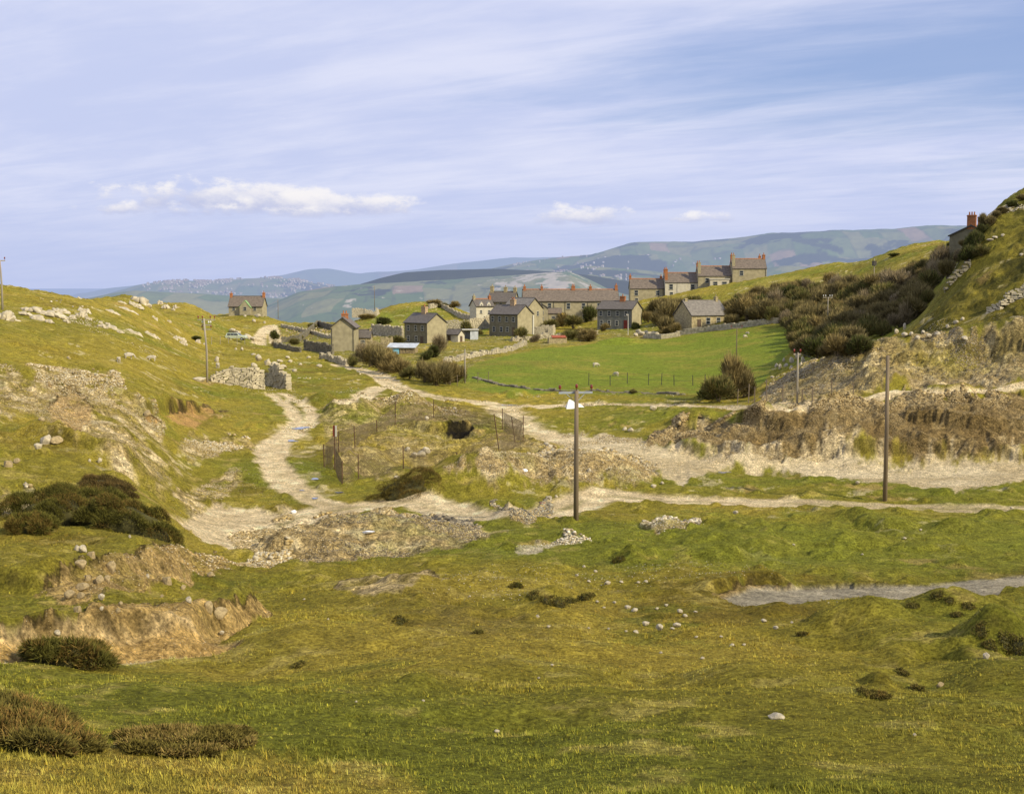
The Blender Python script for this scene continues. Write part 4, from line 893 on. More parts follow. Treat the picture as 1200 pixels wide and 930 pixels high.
def ruin(name, label, cat, loc, rz, L_, W_, hs, openings, m, th=.45, seed=0):
    """roofless stone shell: broken-topped walls with door and window openings in the front"""
    r = random.Random(seed); o = empty(name, loc, rz); tag(o, label, cat); b = MB()
    def wall(ax, a0, a1, c, gaps):
        x = a0
        while x < a1 - .05:
            wd = r.uniform(.3, .6); x1 = min(x + wd, a1); h = np.interp((x - a0) / (a1 - a0), np.linspace(0, 1, len(hs)), hs) * r.uniform(.85, 1.08)
            g = [q for q in gaps if x + wd / 2 > q[0] and x + wd / 2 < q[1]]; zs = [(-.8, h)]
            if g: zs = [(-.8, g[0][2]), (g[0][3], max(h, g[0][3] + .15))]
            for z0, z1 in zs:
                z = z0
                while z < z1:
                    z2 = min(z + r.uniform(.18, .32), z1); j = r.uniform(0, .06)
                    if ax == 'x': b.box(x, x1 - .015, c - j, c + th - j, z, z2 - .01)
                    else: b.box(c - j, c + th - j, x, x1 - .015, z, z2 - .01)
                    z = z2
            x = x1
    wall('x', -L_/2, L_/2, -W_/2, openings); wall('x', -L_/2, L_/2, W_/2 - th, [])
    wall('y', -W_/2 + th + .01, W_/2 - th - .01, -L_/2, []); wall('y', -W_/2 + th + .01, W_/2 - th - .01, L_/2 - th, [])
    b.build('wall', m, o); return o
ruin('ruined_outbuilding', 'roofless stone outbuilding with two dark door openings beside the wash house', 'ruin', ptD(443.5, 412, 262), -.1, 4.6, 3.6, [2.6, 2.0, 1.9, 2.2], [(-1.9, -1.1, -.8, 1.4), (-.2, .7, -.8, 1.5)], M_STONEW, seed=1)
ruin('ruined_outbuilding', 'broken stone walls of a roofless shed left of the blue shed', 'ruin', ptD(453.5, 407, 268), .1, 2.6, 3, [1.8, 2.3, 1.6], [], M_STONEW, seed=2)
ruin('ruined_outbuilding', 'low ruined pale stone building on the green knoll', 'ruin', ptD(429, 369, 405), -.1, 8, 5, [2.2, 2.0, 1.7, .9, .5], [(0, .9, .2, 1.1)], mat('pale_masonry', (.5, .44, .31), .95, .3, 3, bump=.5), seed=3)
ruin('ruined_outbuilding', 'small roofless stone pen between the two central houses', 'ruin', ptD(548, 397, 300), .2, 4.2, 3, [1.6, 2.2, 1.3, 2.4], [(-.4, .4, -.8, 1.2)], M_STONEW, seed=4)
ruin('ruined_outbuilding', 'broken garden shed walls right of the central twin house', 'ruin', ptD(634, 390, 305), -.2, 6.5, 3.2, [1.9, 1.4, 2.1, 1.2], [(-2.6, -2.0, -.8, 1.3), (1.0, 1.8, .2, 1.2)], mat('pale_masonry', (.5, .44, .31)), seed=5)
# blue shed
s_ = empty('shed', ptD(472, 419, 248), -.12); tag(s_, 'low tin roofed shed with a sky blue door panel among the brown bushes', 'shed')
MB().box(-2.6, 2.7, -1.6, 1.6, -.6, 2.0).build('wall', mat('patched_timber', (.28, .22, .12), .9, .5, 3), s_)
b = MB(); b.slab([(-2.9, -1.95, 2.05), (2.9, -1.95, 2.05), (2.9, 1.9, 2.75), (-2.9, 1.9, 2.75)], .07)
for i in range(24): xx = -2.85 + i * .245; b.slab([(xx, -1.97, 2.09), (xx + .1, -1.97, 2.09), (xx + .1, 1.9, 2.79), (xx, 1.9, 2.79)], .05)
b.build('roof', M_TIN, s_)
b = MB().box(-2.3, -.4, -1.67, -1.605, -.3, 1.85).box(-2.2, -.5, -1.70, -1.668, .75, .85); b.build('door', M_BLUE, s_)
b = MB().box(-.2, 2.6, -1.66, -1.605, -.4, .2)
for i in range(5): b.box(-.15 + i * .6, -.03 + i * .6, -1.70, -1.605, .2, 1.9)
b.build('timber_panel', mat('patched_timber', (.28, .22, .12)), s_)
# pair house with the blank right gable
wi = lambda xs, z: [(x, z, .85, 1.25) for x in xs]
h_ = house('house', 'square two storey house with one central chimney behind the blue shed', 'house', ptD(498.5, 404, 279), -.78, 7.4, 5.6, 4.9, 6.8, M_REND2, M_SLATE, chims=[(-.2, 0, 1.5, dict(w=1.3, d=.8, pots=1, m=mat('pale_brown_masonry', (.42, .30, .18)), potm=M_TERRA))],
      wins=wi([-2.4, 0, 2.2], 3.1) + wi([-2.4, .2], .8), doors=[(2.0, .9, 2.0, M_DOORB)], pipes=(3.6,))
MB().box(3.70, 3.73, -2.78, 2.78, -1.4, 4.85).prism([(-2.78, 4.86), (2.78, 4.86), (0, 6.72)], 'x', 3.70, 3.73).build('sunlit_gable', M_REND, h_)  # lighter sheet over the sun side, sunlight put into the gable colour
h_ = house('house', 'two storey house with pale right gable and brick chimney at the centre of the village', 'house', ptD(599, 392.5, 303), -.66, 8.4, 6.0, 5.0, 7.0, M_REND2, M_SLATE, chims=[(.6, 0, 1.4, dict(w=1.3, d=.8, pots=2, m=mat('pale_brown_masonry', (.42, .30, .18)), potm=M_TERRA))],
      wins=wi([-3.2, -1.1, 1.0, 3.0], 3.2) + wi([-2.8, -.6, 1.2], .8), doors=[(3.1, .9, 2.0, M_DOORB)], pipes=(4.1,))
MB().box(4.2, 4.23, -2.98, 2.98, -1.4, 4.95).prism([(-2.98, 4.96), (2.98, 4.96), (0, 6.92)], 'x', 4.2, 4.23).build('sunlit_gable', M_REND, h_)  # sunlit gable painted as a lighter sheet against the shaded front
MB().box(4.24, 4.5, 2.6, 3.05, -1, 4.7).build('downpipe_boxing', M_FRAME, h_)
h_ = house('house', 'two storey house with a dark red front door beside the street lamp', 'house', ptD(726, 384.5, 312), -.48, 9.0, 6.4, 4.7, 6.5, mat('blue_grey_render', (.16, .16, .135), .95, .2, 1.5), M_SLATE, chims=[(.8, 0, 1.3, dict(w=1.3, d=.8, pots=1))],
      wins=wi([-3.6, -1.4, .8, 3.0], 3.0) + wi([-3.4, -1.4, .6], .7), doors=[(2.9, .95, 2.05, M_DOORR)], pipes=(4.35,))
MB().box(4.5, 4.53, -3.18, 3.18, -1.4, 4.65).prism([(-3.18, 4.66), (3.18, 4.66), (0, 6.42)], 'x', 4.5, 4.53).build('sunlit_gable', M_REND, h_)  # right gable lightened by a sheet, sun on it put into the colour
# houses behind
h_ = house('house', 'grey roofed house tucked close behind the central house', 'house', ptD(613, 383, 322), -.7, 7.5, 6.5, 4.7, 7.2, M_REND, mat('light_slate', (.2, .18, .15), .6, .25, 2), sidewins=[('right', 1.2, 2.8, .8, 1.2)], wins=wi([0], 3.0))
h_ = house('house', 'dark slate roofed house with three chimneys behind the white cottage', 'house', ptD(590, 372, 352), -.25, 7.2, 6, 4.4, 7.0, M_REND, M_SLATE, chims=[(-3.2, 0, 1.6, dict(w=.9, d=.9, pots=1, m=M_STONEW, potm=M_STONEW)), (.6, 0, 1.3, dict(w=.9, d=.7, pots=1, m=M_STONEW, potm=M_STONEW)), (3.3, 0, 1.2, dict(w=.8, d=.9, pots=1, m=M_STONEW, potm=M_STONEW))], wins=wi([0], 2.8))
h_ = house('cottage', 'little white cottage with two dormer gables at the end of the stone walls', 'cottage', ptD(564.5, 370, 348), .45, 5.2, 4.4, 2.7, 4.5, M_WHITEW, M_SLATE, chims=[(-2.3, 0, .9, dict(w=.6, d=.8, pots=1, m=M_STONEW, potm=M_STONEW)), (2.3, 0, .9, dict(w=.6, d=.8, pots=1))], wins=[(-1.2, .7, .7, .9), (1.2, .7, .7, .9)], ridgem=M_TERRA)
for x in (-1.1, 1.1): MB().prism([(x - .55, 2.5), (x + .55, 2.5), (x + .55, 3.1), (x, 3.9), (x - .55, 3.1)], 'y', -2.3, -.8).build('dormer', M_WHITEW, h_); window(h_, x, 2.55, .5, .6, 'front', -2.3)
# main terrace
TB = ptD(668, 379, 343)
h_ = house('terrace', 'long slate roofed terrace of cottages with five orange chimneys', 'terrace of houses', TB, .03, 25.2, 7.0, 6.1, 9.0, M_REND, M_SLATE2,
      chims=[(-12.2, 0, .9, dict(w=.7, d=1.0, pots=1)), (-7.6, 0, .9, dict(w=.6, d=.9, pots=1)), (.8, 0, 1.0, dict(w=.95, d=.9, pots=2)), (5.4, 0, .9, dict(w=.7, d=.9, pots=1)), (12.3, 0, 1.2, dict(w=.7, d=1.0, pots=2))],
      wins=[(x, 3.9, 1.0, 1.6) for x in (-10.2, -5.7, -.7, 3.3, 7.4, 10.6)] + [(x, .9, 1.0, 1.5) for x in (-8.6, -.4, 3.6, 7.8)], doors=[(-4.0, .9, 2.1, M_DOORB), (1.4, .9, 2.1, M_DOORB), (9.4, .9, 2.1, M_DOORB)], pipes=(-9.0, -4.6, -1.6, 4.4, 9.2), ridgem=M_TERRA)
h_ = house('outhouse', 'small grey lean to with a bright yellow side in front of the terrace', 'outhouse', ptD(650, 377, 333), 0, 3.4, 2.4, 2.2, 3.4, M_REND, M_SLATE2, wins=[(-.4, .8, .9, .8)], over=.12)
MB().box(1.72, 2.5, -1.35, -1.2, .3, 2.3).build('yellow_panel', M_YEL, h_)
h_ = house('outhouse', 'tall narrow back extension with two stacked windows left of the yellow sided lean to', 'outhouse', ptD(635, 379, 331), pi/2, 3.0, 3.0, 4.0, 5.0, M_REND, M_SLATE, over=.1)
window(h_, -.2, 2.5, .5, .8, 'left', -1.5); window(h_, -.2, .8, .5, .9, 'left', -1.5)
# stepped terrace climbing the hill
ST = [(757, 354.5, 'lowest house of the climbing terrace, with plain grey brown walls', M_REND), (797.5, 347.5, 'second house of the climbing terrace, with a pale washed front', M_WHITEW),
      (836, 340, 'third house of the climbing terrace, with a flat roofed white bay', M_REND), (876, 331.5, 'topmost house of the climbing terrace, ending against the grassy hill', M_REND)]
for i, (px, py, lab, m_) in enumerate(ST):
    cm = [(-4.5, .2, 1.0 + .2 * (i == 3), dict(w=.6, d=1.0, pots=2))]
    if i > 0: cm.append((-4.3, -2.2, 1.1, dict(w=.8, d=.7, pots=1, m=M_BRICK if i == 1 else M_REND)))
    if i == 3: cm += [(4.4, .2, 1.2, dict(w=.7, d=1.0, pots=1)), (3.3, .4, .9, dict(w=.6, d=.8, pots=1))]
    if i == 0: cm.append((4.2, .5, .8, dict(w=.6, d=.8, pots=1)))
    wn = [(-3.0, 2.0, 1.1, 1.5), (3.0, 2.0, 1.1, 1.4)] if i < 2 else [(-2.2, 2.0, 1.1, 1.4)]
    if i < 2: wn += [(-2.9, .1, 1.0, 1.2)]
    hh = house('house', lab, 'house', ptD(px, py, 362 - i * 1.5), -.02, 9.3, 6.4, 3.9, 6.6, m_, M_SLATE2, chims=cm, wins=wn, ridgem=M_TERRA, over=.1, pipes=(4.4,), group='houses of the stepped terrace')
    if i == 2:
        o = MB().box(-1.6, 3.6, -5.2, -3.205, -1.2, 2.9).build('bay', M_WHITEW, hh); MB().box(-1.8, 3.8, -5.4, -3.2, 2.9, 3.15).build('bay_roof', M_FRAME, hh)
        window(hh, -.2, 1.2, 1.3, 1.2, 'front', -5.2); window(hh, 2.3, 1.2, 1.4, 1.2, 'front', -5.2)
    if i == 1: MB().box(-1.3, 1.2, -3.32, -3.205, -1, 3.5).build('washed_panel', mat('off_white_limewash', (.62, .60, .52)), hh)
# bungalow
h_ = house('cottage', 'stone bungalow with a large slate roof standing alone by the field wall', 'cottage', ptD(821, 384, 286), .42, 9.4, 7.6, 2.9, 6.0, M_STONEW, mat('light_slate', (.2, .19, .175)), chims=[(-4.0, 0, .55, dict(w=.6, d=.7, pots=0, m=M_STONEW)), (3.9, 0, .9, dict(w=.6, d=.9, pots=1, m=M_STONEW, potm=M_STONEW))],
      wins=[(-.5, .9, 1.1, 1.5), (2.2, .9, 1.1, 1.5)], doors=[(-2.8, .95, 2.0, M_DOORB)], over=.2)
MB().box(4.17, 7.0, -2.6, 2.6, -1, 2.0).build('side_extension', M_STONEW, h_)
MB().slab([(4.16, -2.8, 3.9), (7.2, -2.8, 2.1), (7.2, 2.8, 2.1), (4.16, 2.8, 3.9)], .12).build('extension_roof', mat('light_slate', (.2, .19, .175)), h_)
# half hidden house on the right skyline
h_ = house('house', 'half hidden house with orange chimneys on the steep right skyline', 'house', ptD(1143, 312, 232), 1.0, 8.0, 7.4, 5.4, 8.6 - 1.5, M_REND2, M_SLATE, chims=[(-3.7, 0, 1.9, dict(w=.7, d=1.5, pots=3)), (3.7, 0, 1.9, dict(w=.7, d=1.2, pots=1))])
# white sheds and garages between the houses
h_ = house('shed', 'little cream gabled shed beside the square house', 'shed', ptD(533, 402, 281), -.5, 3.3, 2.8, 1.9, 2.9, M_WHITEW, M_SLATE, doors=[(-.6, .8, 1.7, M_DOORB)], over=.12)
MB().box(1.67, 1.72, -.5, .4, -.2, 1.6).build('side_door', M_DOORB, h_)
s_ = empty('garage', ptD(550, 397.5, 290), .1); tag(s_, 'pale flat roofed garage with a dark open front right of the cream shed', 'garage')
MB().box(-1.7, 1.9, 1.3, 1.5, -.5, 2.1).box(-1.7, -1.5, -1.5, 1.29, -.5, 2.1).box(.1, 1.9, -1.5, -1.3, -.5, 2.1).box(1.7, 1.9, -1.29, 1.29, -.5, 2.1).build('wall', M_TIN, s_)
MB().box(-1.9, 2.1, -1.8, 1.7, 2.11, 2.3).build('roof', M_FRAME, s_)
s_ = empty('pigsty', ptD(653, 402, 268), .1); tag(s_, 'low stone hut with a rusty red roof at the edge of the pasture', 'hut')
MB().box(-1.9, 1.9, -1.1, 1.1, -.5, 1.2).build('wall', M_STONEW, s_); MB().slab([(-1.2, -1.3, 1.25), (1.8, -1.3, 1.25), (1.8, 1.2, 1.6), (-1.2, 1.2, 1.6)], .08).build('roof', mat('red_rust_sheet', (.35, .09, .04), .8, .3, 4), s_)

# ------------------------------------------------------------------ dry stone walls
def stone_wall(label, line, h, m, th=.5, cell=.45, seed=0, name='stone_wall', cat='stone wall', jag=.12, rel=None):
    """line of survey pixels; courses of separate rough stones, one wall = one thing"""
    r = random.Random(seed); pl = [hit(*p) if len(p) == 2 else at(*p) for p in line]
    o0 = pl[0]; b = MB(); n_ = 0; L0 = 0; ph = r.uniform(0, 99)
    tot = sum(math.hypot(pl[k+1][0]-pl[k][0], pl[k+1][1]-pl[k][1]) for k in range(len(pl)-1))
    def top(s_):
        q = s_ / tot * (len(pl) - 1); hh = h if not rel else float(np.interp(q, np.arange(len(pl)), rel) if len(rel) == len(pl) else np.interp(s_ / tot, np.linspace(0, 1, len(rel)), rel))
        return hh * (1 + jag * (sin(s_ * .9 + ph) * .5 + sin(s_ * 2.7 + 2 * ph) * .35 + r.uniform(-.35, .35)))
    for k in range(len(pl) - 1):
        a, c = pl[k], pl[k + 1]; Ls = math.hypot(c[0] - a[0], c[1] - a[1]); ux, uy = (c[0] - a[0]) / Ls, (c[1] - a[1]) / Ls
        z = 0; maxh = max(rel or [h]) * 1.4 + .3
        while z < maxh:
            dz_ = r.uniform(.5, .9) * cell * .62; s = -r.uniform(0, cell)
            while s < Ls:
                wd = r.uniform(.5, 1.7) * cell; sm = min(max(s + wd / 2, 0), Ls); wd2 = min(s + wd, Ls + .1) - max(s, -.1)
                x = a[0] + ux * sm; y = a[1] + uy * sm
                if z < top(L0 + sm) + .25 - dz_ * .4:
                    z0 = gz(x, y) - .25; j = r.uniform(-.05, .05); w2 = wd2 / 2 * r.uniform(.86, .98); tt = th / 2 * r.uniform(.85, 1.1) * (1.1 - .12 * z); bb = len(b.v)
                    for zz, sh in ((z, 1), (z + dz_ * .93, r.uniform(.82, 1))):
                        for da, dc in ((-1, -1), (1, -1), (1, 1), (-1, 1)):
                            lx = da * w2 * sh; ly = dc * tt * sh + j
                            b.v.append((x + ux * lx - uy * ly - o0[0], y + uy * lx + ux * ly - o0[1], z0 + zz + r.uniform(-.02, .02) - o0[2]))
                    b.f += [(bb,bb+3,bb+2,bb+1),(bb+4,bb+5,bb+6,bb+7),(bb,bb+1,bb+5,bb+4),(bb+1,bb+2,bb+6,bb+5),(bb+2,bb+3,bb+7,bb+6),(bb+3,bb,bb+4,bb+7)]
                s += wd
            z += dz_
        L0 += Ls
    o = b.build(name, m); o.location = o0; tag(o, label, cat); return o
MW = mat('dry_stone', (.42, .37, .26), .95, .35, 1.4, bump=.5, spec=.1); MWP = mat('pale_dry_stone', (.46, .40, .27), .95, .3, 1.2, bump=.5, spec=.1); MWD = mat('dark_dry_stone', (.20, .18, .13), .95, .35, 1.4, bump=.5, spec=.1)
stone_wall('tall pale ruined wall with a ragged top at the left of the quarry track', [(248,447),(270,451),(295,455),(308,456)], 2.6, MWP, .8, .42, 1, rel=[.7, 1.7, 2.2, 2.6, 2.4], cat='ruined wall', jag=.16)
stone_wall('short pale ruined wall end beside the quarry track, right of the gap', [(314,452),(328,455),(338,457)], 2.6, MWP, .9, .42, 2, rel=[1.0, 2.6, 2.5, 1.9], cat='ruined wall', jag=.16)
stone_wall('long stone wall running along the top edge of the pasture', [(796,393),(830,388),(870,384),(912,379)], 1.15, MW, .5, .45, 3)
stone_wall('stone wall between the rubbish heap and the bungalow', [(755,396),(775,397),(796,394)], 1.0, MW, .6, .5, 4, jag=.3)
stone_wall('pale tumbled wall climbing from the pasture corner to the central house', [(520,426),(545,420),(570,416),(600,411),(616,404)], .8, MW, .6, .5, 5, jag=.35)
stone_wall('broad stone wall behind the square house', [(436,392),(455,394),(472,396)], 2.6, MW, .6, .55, 6, jag=.1)
stone_wall('retaining wall between the square house and the central house', [(523,390),(545,389),(575,384)], 3.0, MW, .6, .6, 7, jag=.08)
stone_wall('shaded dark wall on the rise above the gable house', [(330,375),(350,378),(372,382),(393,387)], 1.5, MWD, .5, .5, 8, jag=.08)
stone_wall('pale wall crossing the gardens left of the gable house', [(330,383),(350,387),(372,392),(389,397)], .8, MW, .5, .5, 9, jag=.2)
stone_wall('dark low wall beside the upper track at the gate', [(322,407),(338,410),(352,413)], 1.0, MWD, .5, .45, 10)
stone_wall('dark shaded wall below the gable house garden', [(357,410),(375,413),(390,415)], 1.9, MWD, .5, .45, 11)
stone_wall('pale wall in front of the gable house at the bend of the track', [(376,420),(390,424),(407,429)], 1.0, MW, .6, .45, 12, jag=.3)
stone_wall('curving wall over the green knoll towards the white cottage', [(503,362),(515,360),(530,367),(548,374),(560,378)], 1.4, MW, .6, .6, 13, jag=.2)
stone_wall('broken wall climbing the right edge of the hillside', [(1158,366),(1172,361),(1186,354),(1200,348),(1230,338)], 1.1, MWP, .7, .4, 14, jag=.15, rel=[.5, .9, 1.3, 1.3, 1.3], cat='ruined wall')
stone_wall('low field wall along the near edge of the pasture', [(556,443),(590,452),(640,458),(700,458),(760,461),(800,462)], .16, MWD, .6, .35, 15, jag=.9)
stone_wall('stony garden wall under the long terrace', [(600,400),(630,398),(670,394),(700,392)], .9, MW, .6, .5, 16, jag=.4)
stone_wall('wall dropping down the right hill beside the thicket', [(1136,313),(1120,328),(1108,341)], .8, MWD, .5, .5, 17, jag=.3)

# ------------------------------------------------------------------ poles
M_POLE = mat('weathered_pole_wood', (.20, .155, .10), .9, .3, 3, stretch=(1, 1, .1)); M_POLEG = mat('silver_pole_wood', (.33, .29, .22), .9, .25, 3, stretch=(1, 1, .1)); M_INS = mat('brown_red_porcelain', (.20, .03, .02), .3, .2, 3, spec=.5); M_WPORC = mat('white_porcelain', (.7, .7, .66), .3, .1, 3, spec=.5)
M_GALV = mat('galvanised_steel', (.30, .33, .36), .5, .2, 3, spec=.5)
def pole(px, base, top, label, arms=(), wood=None, r=.13, name='utility_pole', cat='utility pole', D=None, lean=0, ang=0.25):
    p = at(px, base, D) if D else hit(px, base); s = p[1] / 1500; h = (base - top) * s
    o = empty(name, (p[0], p[1], gz(p[0], p[1]) if not D else p[2]), ang); tag(o, label, cat)
    MB().tube([(0, 0, -.4), (0, 0, h * .5), (lean, 0, h)], [r, r * .88, r * .72], 10).build('post', wood or M_POLE, o, True)
    for drop, half, kind in arms:
        z = h - drop; a = MB().box(-half, half, r + .0, r + .1, z - .06, z + .06).build('crossarm', M_GALV if kind == 'galv' else (wood or M_POLE), o)
        if kind == 'galv':
            MB().tube([(-half * .55, r + .05, z - .07), (0, r + .02, z - .6)], .02, 5).build('brace', M_GALV, o); MB().tube([(half * .55, r + .05, z - .07), (0, r + .02, z - .6)], .02, 5).build('brace', M_GALV, o)
        xs = (-half + .06, 0, half - .06) if kind == 'galv' else ((-half + .08, -half * .45, half * .45, half - .08) if kind in ('wood4', 'white4') else (-half + .05, half - .05))
        for x in xs:
            zz = z + .061 if x else h + .0
            MB().tube([(x, r + .05 if x else 0, zz), (x, r + .05 if x else 0, zz + .16), (x, r + .05 if x else 0, zz + .18), (x, r + .05 if x else 0, zz + .26), (x, r + .05 if x else 0, zz + .34), (x, r + .05 if x else 0, zz + .4)], [.02, .02, .09, .07, .09, .03], 8).build('insulator', M_WPORC if kind.startswith('white') else M_INS, o, True)
    return o
pole(675, 610, 457, 'nearest brown wooden pole with a steel crossarm and three red insulators', [(.12, 1.0, 'galv')], r=.155, ang=.2)
pole(1037, 587, 415, 'tall bare wooden pole without crossarm in front of the quarry bank', [], lean=-.06, r=.155)
pole(243, 449, 374, 'grey pole with two crossarms on the left hillside beside the ruined wall', [(.15, 1.0, 'wood4'), (.75, .55, 'white4'), (1.25, .55, 'wood2')], M_POLEG, lean=-.25, ang=.05)
pole(3, 363, 305, 'wooden pole with a short crossarm on the ridge at the left edge', [(.1, .45, 'wood2')], M_POLEG, lean=-.12)
pole(934, 474, 413, 'pale slender pole behind the quarry bank, left of the tall bare one', [(.15, .35, 'wood2')], M_POLEG, r=.1)
pole(863, 425, 384, 'thin dark pole with a crossarm rising behind the thorn bush', [(.1, .95, 'wood2')], M_POLE, r=.09)
pole(545, 449, 409, 'plain short grey pole at the corner of the green pasture', [], M_POLEG, r=.11)
pole(970, 372, 348, 'pole with white insulators in the middle of the thicket', [(.1, .9, 'white4')], M_POLEG, r=.1, D=222)
pole(439, 362, 335, 'thin pole on the green knoll against the far hills', [], M_POLE, r=.09, D=400)
pole(326, 372, 351, 'thin pole at the top of the upper track', [], M_POLE, r=.09, D=398)
pole(477, 385, 357, 'thin pole behind the square house', [], M_POLE, r=.06, D=330) if False else None
o = pole(1024, 335, 303, 'pole carrying a small transformer box above the thicket', [], M_POLEG, r=.11, D=262)
MB().box(-.35, .35, -.3, .3, 4.1, 5.0).box(-.4, .4, -.35, .35, 5.0, 5.08).build('transformer', M_PIPE, o)
# street lamp
p = at(736, 390, 285); o = empty('street_lamp', p, .2); tag(o, 'pale concrete street lamp in front of the red doored house', 'street lamp')
MB().tube([(0,0,-.5),(0,0,2.6),(0,0,4.0)], [.09,.08,.06], 8).build('post', mat('concrete', (.5,.47,.4), .9), o); MB().box(-.5,.05,-.1,.1,4.0,4.15).build('lamp_head', mat('concrete', (.5,.47,.4)), o)
# overhead wires between the two right hand poles and beyond
def wire(label, a, b, sag, r=.012):
    n_ = 14; pts_ = []
    for k in range(n_ + 1):
        t = k / n_; pts_.append(tuple(a[i] + (b[i] - a[i]) * t - (4 * sag * t * (1 - t) if i == 2 else 0) for i in range(3)))
    o = MB().tube(pts_, r, 4).build('overhead_wire', M_PIPE); tag(o, label, 'wire'); return o
pa = hit(934, 474); pb = hit(1037, 587)
wire('thin overhead wire between the slender pole and the tall bare pole', (pa[0], pa[1], pa[2] + 4.6), (pb[0] - .06, pb[1], pb[2] + (587-415)*pb[1]/1500 - .15), .5)
# ------------------------------------------------------------------ fence round the pit
FP = [(380,547,27),(392,550,55),(401,559,27),(420,562,29),(473,549,27),(535,535,23),(586,531,52),(613,518,30),(604,519,30),(589,504,25),(508,498,22),(463,506,28),(442,514,14),(416,525,26),(397,530,25)]
fo = None; tops = []; bases = []
for i, (px, py, hp) in enumerate(FP):
    p = hit(px, py); pd = 1500 * 13.9 / (py - 335); p = (p[0] / p[1] * pd, pd, 0) if abs(p[1] - pd) > 3 else p; p = (p[0], p[1], gz(p[0], p[1]))
    if fo is None: fo = empty('pit_fence', p); tag(fo, 'rusty wire mesh fence on leaning iron posts round the quarry pit', 'fence')
    h = min(hp, 56) * p[1] / 1500 if hp < 50 else hp * p[1] / 1500 * .92
    ln_ = (-.5, 0, 0) if i == 6 else ((-.35, 0, 0) if i == 8 else (random.uniform(-.06, .06), 0, 0))
    q = tuple(p[k] - fo.location[k] for k in range(3)); t = (q[0] + ln_[0], q[1], q[2] + h)
    b = MB().tube([(q[0], q[1], q[2] - .3), t], .045, 6); b.build('post', M_RUST, fo)
    bases.append(q); tops.append((q[0] + ln_[0] * 1.7 / h, q[1], q[2] + min(h, 1.7)))
wm = MB()
def strand(a, b, r=.008):
    # thin flat ribbon, vertical enough to be seen from the side
    bb = len(wm.v); d = (b[0]-a[0], b[1]-a[1], b[2]-a[2]); l_ = sqrt(sum(c*c for c in d)) or 1
    nx, nz = -d[2] / l_ * r, (abs(d[0]) + abs(d[1])) / l_ * r
    sx_ = 1 if d[0] >= 0 else -1
    wm.v += [(a[0] - nx*sx_, a[1], a[2] - nz), (a[0] + nx*sx_, a[1], a[2] + nz), (b[0] + nx*sx_, b[1], b[2] + nz), (b[0] - nx*sx_, b[1], b[2] - nz)]; wm.f.append((bb, bb+1, bb+2, bb+3))
for i in range(len(FP)):
    nx_ = 9 if i == 7 else (i + 1) % len(FP)
    a, b, ta, tb = bases[i], bases[nx_], tops[i], tops[nx_]
    if i in (8,): continue
    Ls = math.hypot(b[0]-a[0], b[1]-a[1]); n_ = max(2, int(Ls / .19))
    if Ls > 30: continue
    def pt(s, v):
        g = gz(a[0] + (b[0]-a[0])*s + fo.location[0], a[1] + (b[1]-a[1])*s + fo.location[1]) - fo.location[2]
        z1 = ta[2] + (tb[2]-ta[2])*s; return (a[0] + (b[0]-a[0])*s + (ta[0]-a[0])*(1-s)*v + (tb[0]-b[0])*s*v, a[1] + (b[1]-a[1])*s, g + (z1 - g) * v)
    rise = 1.7 / max(Ls, .1)
    for k in range(-int(n_ * rise) - 1, n_ + 1):
        for dr in (1, -1):
            s0 = k / n_; segs = []
            for v in (0, .5, 1):
                s = s0 + v * rise if dr > 0 else s0 + rise - v * rise
                segs.append((s, v))
            for (sa, va), (sb, vb) in zip(segs[:-1], segs[1:]):
                if 0 <= sa <= 1 and 0 <= sb <= 1: strand(pt(sa, va), pt(sb, vb), .009)
    for v in (.02, .5, 1):
        for q in range(6): strand(pt(q/6, v), pt((q+1)/6, v), .008)
wm.build('wire_mesh', mat('old_wire', (.12, .09, .05), .8, .3, 4), fo)
o = MB().box(-.06, .06, -.02, .02, 0, .0).build('x', M_RUST) if False else None
p = hit(391, 549); o = empty('marker_board', (p[0]+.15, p[1]-.1, gz(p[0], p[1]) + 2.75)); tag(o, 'red and white striped marker tied high on the tall fence post', 'marker')
MB().box(-.16,-.01,-.02,.02,-.25,.6).build('red_stripe', M_DOORR, o); MB().box(.01,.14,-.02,.02,-.25,.6).build('white_stripe', M_FRAME, o)
# field fences: each fence one thing with posts and wires
def post_fence(label, pxs, h, wood, wires=2, D=None, name='wire_fence', r=.05):
    ps = [hit(*q) for q in pxs]; o = empty(name, ps[0]); tag(o, label, 'fence'); q0 = ps[0]; loc = []
    for p in ps:
        q = (p[0]-q0[0], p[1]-q0[1], gz(p[0], p[1])-q0[2]); hh = h * random.uniform(.85, 1.1); loc.append((q, hh)); lx = random.uniform(-.08, .08)
        MB().tube([(q[0], q[1], q[2]-.3), (q[0]+lx, q[1], q[2]+hh)], r, 6).build('post', wood, o)
    for a, b in zip(loc[:-1], loc[1:]):
        for w_ in range(wires):
            f_ = (w_ + 1) / (wires + .2); MB().tube([(a[0][0], a[0][1], a[0][2] + a[1]*f_), (b[0][0], b[0][1], b[0][2] + b[1]*f_)], .01, 4).build('wire', M_PIPE, o)
    return o
post_fence('line of dark fence posts along the near side of the pasture', [(690,452),(715,452),(735,450),(760,451),(775,451),(790,452),(812,452),(826,453)], 1.5, M_PIPE)
post_fence('short run of stakes between the thorn bush and the quarry track', [(864,474),(877,473),(884,472),(898,473),(917,470)], 1.8, M_POLE)
post_fence('dark stakes in front of the spoil heaps at the right', [(940,473),(952,471),(975,468),(1000,465)], 1.2, M_POLE)
post_fence('thin fence across the turf below the parked estate car', [(248,404),(258,404),(268,403),(278,404),(287,404),(298,405)], 1.6, M_POLEG)
post_fence('stakes by the brown hedge at the pasture corner', [(511,449),(520,450),(528,451),(536,452),(560,448),(572,446)], 1.4, M_POLE)
